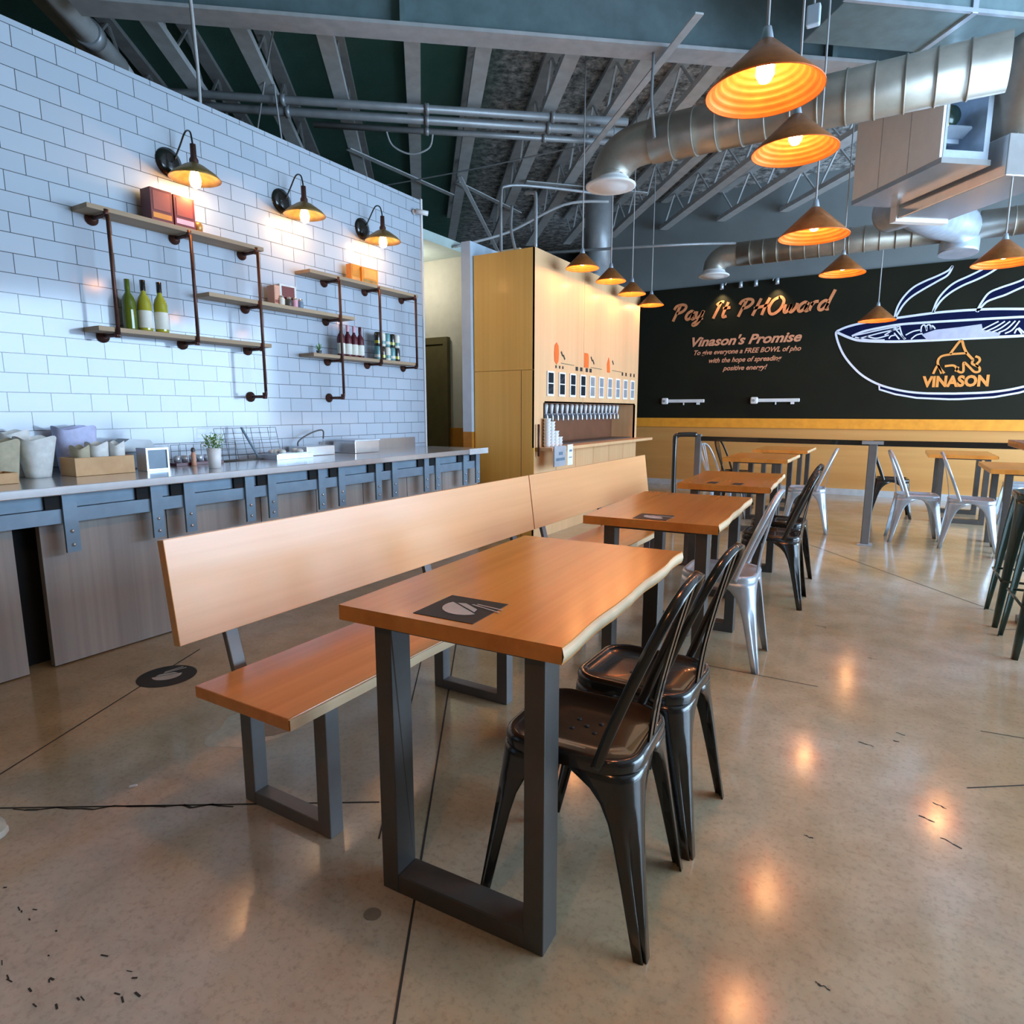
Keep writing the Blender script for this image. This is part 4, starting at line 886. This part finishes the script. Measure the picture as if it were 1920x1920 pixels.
# ------------------------------------------------------------------ stamped metal chairs (front toward -x)
def rrect(rx, ry, rad, n=8):
    out = []
    for cx, cy, a0 in ((rx - rad, ry - rad, 0), (-rx + rad, ry - rad, 90), (-rx + rad, -ry + rad, 180), (rx - rad, -ry + rad, 270)):
        for i in range(n + 1):
            a = R(a0 + 90 * i / n); out.append((cx + rad * math.cos(a), cy + rad * math.sin(a)))
    return out
def metal_chair(label, cat, mat, loc, rz, group, seat_h=.45, back=True, name='metal_chair', hole='print'):
    t = thing(name, label, cat, loc, rz, group)
    o = MB(); ol = rrect(.172, .160, .075); k = len(ol)
    rings = [(1.0, -.035), (1.012, -.012), (.99, -.001), (.93, .003), (.88, -.004), (.84, -.010), (.5, -.014), (.01, -.015)]
    vs = [(x * s, y * s, seat_h + z) for s, z in rings for x, y in ol]
    o.add(vs, [(i * k + j, i * k + (j + 1) % k, (i + 1) * k + (j + 1) % k, (i + 1) * k + j) for i in range(len(rings) - 1) for j in range(k)], 0, True)
    o.build('seat', mat, t)
    for x, y in ((-.03, -.025), (-.03, .025), (.03, -.025), (.03, .025), (0, 0)): MB().lathe([(.001, 0), (.006, 0), (.0065, -.001)], (x, y, seat_h - .0132), 0, 10).build('drain_hole', hole, t)
    H = seat_h - .03
    for sx in (-1, 1):
        for sy in (-1, 1):
            lg = MB(); vs = []; prof = [(0, .165), (.05, .135), (.10, .105), (.17, .082), (.27, .066), (.40, .056), (.6, .046), (.8, .038), (1, .030)]
            m_ = 0
            for tt, w_ in prof:
                z = H * (1 - tt); ex = .172 + .048 * tt ** 1.15; ey = .160 + .022 * tt ** 1.15; r = .05 * (1 - tt) + .014
                r = min(r, w_ * .8); row = [(ex - w_, ey), (ex - (w_ + r) / 2, ey)]
                for i in range(7):
                    a = R(90 - 15 * i); q = (ex - r + r * math.cos(a), ey - r + r * math.sin(a))
                    if i == 3 and tt > .3:
                        d_ = .017 * min(1, (tt - .3) / .15) * (1 if tt < .95 else .4); q = (q[0] - d_, q[1] - d_)
                    row.append(q)
                row += [(ex, ey - (w_ + r) / 2), (ex, ey - w_)]
                vs += [(sx * x, sy * y, z) for x, y in row]; m_ = len(row)
            lg.add(vs, [(i * m_ + j, i * m_ + j + 1, (i + 1) * m_ + j + 1, (i + 1) * m_ + j) for i in range(len(prof) - 1) for j in range(m_ - 1)], 0, True)
            ob = lg.build('leg', mat, t); sd = ob.modifiers.new('sheet', 'SOLIDIFY'); sd.thickness = .005; sd.offset = -1
    if back:
        h = seat_h - .45
        path = smooth_path([(.085, -.164, .43 + h), (.12, -.172, .53 + h), (.17, -.168, .66 + h), (.215, -.145, .77 + h), (.243, -.09, .835 + h), (.252, 0, .853 + h),
                            (.243, .09, .835 + h), (.215, .145, .77 + h), (.17, .168, .66 + h), (.12, .172, .53 + h), (.085, .164, .43 + h)], 6)
        o = MB(); P = path; n = len(P); vs = []
        for i in range(n):
            tn = (P[min(i + 1, n - 1)] - P[max(i - 1, 0)]).normalized(); nrm = Vector((.93, 0, -.37)); nrm = (nrm - tn * nrm.dot(tn)).normalized(); b2 = tn.cross(nrm)
            for a_, c_ in ((-.011, -.005), (.011, -.005), (.0125, 0), (.011, .005), (-.011, .005), (-.0125, 0)): vs.append(P[i] + nrm * a_ + b2 * c_)
        o.add(vs, [(i * 6 + j, i * 6 + (j + 1) % 6, (i + 1) * 6 + (j + 1) % 6, (i + 1) * 6 + j) for i in range(n - 1) for j in range(6)] + [tuple(range(6)), tuple(range(6 * n - 6, 6 * n))], 0, True)
        o.build('back_hoop', mat, t)
        for y, wd in ((-.024, .022), (.024, .022)):
            q = smooth_path([(.165, y * .8, .44 + h), (.18, y * .85, .56 + h), (.215, y, .72 + h), (.248, y * 1.1, .846 + h)], 5)
            MB().sweep(q, [(-wd / 2, -.003), (wd / 2, -.003), (wd / 2, .003), (-wd / 2, .003)], 0, False, up=(1, 0, 0)).build('back_slat', mat, t)
        MB().bar((-.13, -.12, .40 + h), (.13, .12, .40 + h), .016, .004).bar((-.13, .12, .40 + h), (.13, -.12, .40 + h), .016, .004).build('cross_brace', mat, t)
    return t
ch = metal_chair('black metal chair at the near end of the first table', 'chair', 'black', (-.605, 1.375, 0), R(3), 'metal chairs')
dupthing(ch, 'black metal chair tucked second at the first table', (-.595, 1.775, 0), R(-1))
dupthing(ch, 'black metal chair at the near half of the third table', (-.625, 4.32, 0), R(2))
dupthing(ch, 'black metal chair at the far half of the third table', (-.66, 4.86, 0), R(-4))
cs = metal_chair('silver metal chair at the second table behind the black ones', 'chair', 'galv', (-.68, 3.17, 0), R(2), 'metal chairs')
dupthing(cs, 'silver metal chair with its back to the handrail post, left of the right-hand far table', (.23, 7.05, 0), R(186))
dupthing(cs, 'silver metal chair pushed to the nearer right-hand table by the stools', (.64, 6.92, 0), R(178))
dupthing(cs, 'silver metal chair left of the far table behind the handrail loop', (-1.62, 7.35, 0), R(172))
dupthing(cs, 'silver metal chair right of the far table behind the handrail loop', (-.72, 7.1, 0), R(4))
dupthing(ch, 'black metal chair behind the silver one near the handrail post', (.02, 8.6, 0), R(184))
dupthing(cs, 'silver metal chair facing left at the far right table', (1.25, 8.7, 0), R(0))
dupthing(ch, 'black metal chair beside the far left wall table', (-1.75, 8.6, 0), R(175))
for l, loc in (('wooden table just beyond the handrail loop', (-1.18, 7.15, -.015)), ('wooden table against the far wall behind the handrail loop', (-1.18, 8.8, 0)), ('wooden table right of the two silver chairs', (1.02, 6.95, -.01)), ('wooden table against the far wall behind the right silver chairs', (.66, 8.85, 0))):
    t = table(l, loc, 0, .62, .95, 3, 'far dining tables')
    t.location.z = 0
# ------------------------------------------------------------------ handrail
hr = thing('handrail', 'dark tubular handrail with looped end dividing off the far tables', 'handrail')
MB().tube(smooth_path([(-1.90, 6.42, .02), (-1.91, 6.42, .5), (-1.91, 6.42, .93), (-1.89, 6.43, .975), (-1.85, 6.45, .985), (-1.72, 6.52, .985)], 6), .024, 0, 14).build('loop_tube', 'black', hr)
MB().b(-1.735, -1.675, 6.52, 6.58, .01, .99).build('end_post', 'bench_iron', hr, bevel=.006)
MB().b(-.185, -.115, 6.56, 6.63, .01, .925).build('middle_post', 'bench_iron', hr, bevel=.006)
MB().b(-.24, -.07, 6.55, 6.64, .925, .955).build('post_cap', 'cond', hr)
MB().bar((-1.68, 6.55, .945), (-.15, 6.60, .935), .055, .045).bar((-.15, 6.60, .935), (2.2, 6.68, .935), .055, .05).build('top_rail', 'black', hr)
for x, y in ((-1.705, 6.55), (-.15, 6.595), (-1.9, 6.42)): MB().b(x - .06, x + .06, y - .06, y + .06, .001, .012).build('floor_plate', 'galv', hr)
# ------------------------------------------------------------------ high table and stools at right
bt = thing('high_table', 'tall wooden bar table cut by the right edge of the photo', 'table', (1.0, 4.05, 0))
MB().b(-.42, .42, -.72, .66, 1.02, 1.055).build('tabletop', 'top', bt, bevel=.003)
for y in (-.55, .5): MB().b(-.05, .05, y - .04, y + .04, 0, 1.02).b(-.3, .3, y - .04, y + .04, 0, .04).build('leg_frame', 'iron', bt)
def stool(label, loc, rz):
    t = thing('bar_stool', label, 'stool', loc, rz, 'green bar stools')
    o = MB(); ol = rrect(.150, .150, .06); k = len(ol); rings = [(1.0, -.04), (1.01, -.012), (.985, 0), (.92, .002), (.86, -.008), (.01, -.012)]
    vs = [(x * s, y * s, .765 + z) for s, z in rings for x, y in ol]
    o.add(vs, [(i * k + j, i * k + (j + 1) % k, (i + 1) * k + (j + 1) % k, (i + 1) * k + j) for i in range(len(rings) - 1) for j in range(k)], 0, True); o.build('seat', 'green', t)
    for sx in (-1, 1):
        for sy in (-1, 1):
            lg = MB(); vs = []; prof = [(0, .13), (.05, .10), (.12, .07), (.25, .052), (.5, .042), (.8, .034), (1, .026)]; m_ = 0
            for tt, w_ in prof:
                z = .735 * (1 - tt); e = .150 + .055 * tt; r = min(.05 * (1 - tt) + .012, w_ * .8); row = [(e - w_, e), (e - (w_ + r) / 2, e)]
                for i in range(5):
                    a = R(90 - 22.5 * i); row.append((e - r + r * math.cos(a), e - r + r * math.sin(a)))
                row += [(e, e - (w_ + r) / 2), (e, e - w_)]; vs += [(sx * x, sy * y, z) for x, y in row]; m_ = len(row)
            lg.add(vs, [(i * m_ + j, i * m_ + j + 1, (i + 1) * m_ + j + 1, (i + 1) * m_ + j) for i in range(len(prof) - 1) for j in range(m_ - 1)], 0, True)
            ob = lg.build('leg', 'green', t); sd = ob.modifiers.new('sheet', 'SOLIDIFY'); sd.thickness = .005; sd.offset = -1
    for a, b_ in (((-1, -1), (1, -1)), ((1, -1), (1, 1)), ((1, 1), (-1, 1)), ((-1, 1), (-1, -1))):
        MB().cyl((a[0] * .185, a[1] * .185, .27), (b_[0] * .185, b_[1] * .185, .27), .007, 0, 8).build('foot_rung', 'green', t)
    return t
s0 = stool('green metal bar stool, far one at the right edge under the bar table', (.775, 4.585, 0), 0)
dupthing(s0, 'green metal bar stool, nearer one cut by the right edge of the photo', (.79, 4.05, 0), R(2))
# ------------------------------------------------------------------ pendant lamps
def pendant(label, loc, D, power, group, top=4.555, cordmat='cord', col=(1.0, .46, .17)):
    t = thing('pendant_lamp', label, 'pendant lamp', loc, 0, group)
    r = D / 2; h = r * .82; pr_in = []
    n = 9
    for i in range(n + 1):
        f_ = i / n; rr = r * .98 - (r * .98 - .03) * f_; zz = h * .96 * f_
        pr_in += [(rr, zz), (rr - r * .05, zz + h * .015), (rr - r * .055, zz + h * .045)]
    sh_ = MB(); sh_.lathe([(.022, h), (.03, h * .985), (r, 0)], (0, 0, 0), 0, 44); sh_.lathe([(r, 0), (r, -.006), (r * .985, -.004)] + pr_in, (0, 0, 0), 1, 44)
    sh_.build('lamp_shade', ['copper', 'copper_in'], t)
    MB().lathe([(.001, h + .05), (.014, h + .045), (.02, h + .02), (.026, h - .01), (.02, h - .04), (.001, h - .04)], (0, 0, 0), 0, 16).build('lamp_holder', 'galv', t)
    k = D / .42
    MB().lathe([(.012, h - .035), (.016 * k, h - .045), (.033 * k, h - .09 * k), (.033 * k, h - .115 * k), (.02 * k, h - .138 * k), (.001, h - .144 * k)], (0, 0, 0), 0, 18).build('bulb', 'bulb', t)
    MB().cyl((0, 0, h + .04), (0, 0, top - loc[2]), .006, 0, 8).build('cord', cordmat, t)
    point('pendant_light', (0, 0, h - .163 * k), power, col, .025, t)
for l, loc in (('largest copper cone pendant lamp, nearest at upper right', (-.518, 2.69, 2.396)), ('copper cone pendant lamp just below and behind the largest one', (-.555, 3.75, 2.54)), ('copper cone pendant lamp in front of the second duct', (-.54, 4.63, 2.32)), ('small copper cone pendant lamp before the top of the blackboard', (-.565, 7.26, 2.56)), ('copper cone pendant lamp hanging low in front of the bowl mural', (-.29, 9.2, 2.32)), ('copper cone pendant lamp cut by the right edge of the photo', (.62, 6.4, 2.36))):
    pendant(l, loc, .42, 4.2, 'copper pendants over the aisle')
for l, loc in (('added copper cone pendant lamp over the camera, out of view, warming the foreground', (-.5, 1.45, 2.45)), ('added copper cone pendant lamp behind the camera, out of view, warming the foreground', (-.45, -.3, 2.45))):
    pendant(l, loc, .42, 12, 'copper pendants over the aisle', col=(1.0, .60, .32))  # two extra pendants added out of view for warm foreground light
for l, loc in (('first small copper pendant over the taps, nearest the kiosk front corner', (-2.60, 5.6, 2.53)), ('second small copper pendant over the taps', (-2.62, 6.34, 2.54)), ('third small copper pendant over the taps', (-2.66, 7.06, 2.525)), ('last small copper pendant over the taps, at the kiosk far end', (-2.73, 7.93, 2.53))):
    pendant(l, loc, .31, 4.6, 'copper pendants over the taps')
# ------------------------------------------------------------------ shoe at the left edge, scrap on the floor
so = thing('shoe', 'beige canvas shoe toe at the left edge of the photo', 'shoe', (-2.19, .62, 0), R(35))
def foot(s, z0, z1):
    return [(x * s, y * s) for x, y in ((.085, 0), (.08, .022), (.06, .036), (.02, .042), (-.06, .036), (-.13, .032), (-.165, .022), (-.175, 0), (-.165, -.022), (-.13, -.032), (-.06, -.036), (.02, -.042), (.06, -.036), (.08, -.022))]
MB().prism(foot(1.04, 0, 0), .0005, .022).build('sole', 'sole', so, bevel=.004)
o = MB(); k = 14; vs = []
for s_, z, dx in ((1, .022, 0), (.98, .04, -.002), (.88, .058, -.012), (.62, .078, -.04), (.45, .095, -.07)): vs += [(x * s_ + dx, y * s_, z) for x, y in foot(1, 0, 0)]
o.add(vs, [(i * k + j, i * k + (j + 1) % k, (i + 1) * k + (j + 1) % k, (i + 1) * k + j) for i in range(4) for j in range(k)] + [tuple(range(4 * k, 5 * k))], 0, True); o.build('upper', 'canvas', so)
sc2 = MB().prism([(-.012, -.004), (.008, -.005), (.013, .001), (.006, .005), (-.01, .004)], .001, .005).build('paper_scrap', 'white'); sc2.location = (-2.052, .998, 0); sc2.rotation_euler.z = R(60); tag(sc2, 'tiny white paper scrap on the floor left of the bench', 'scrap')
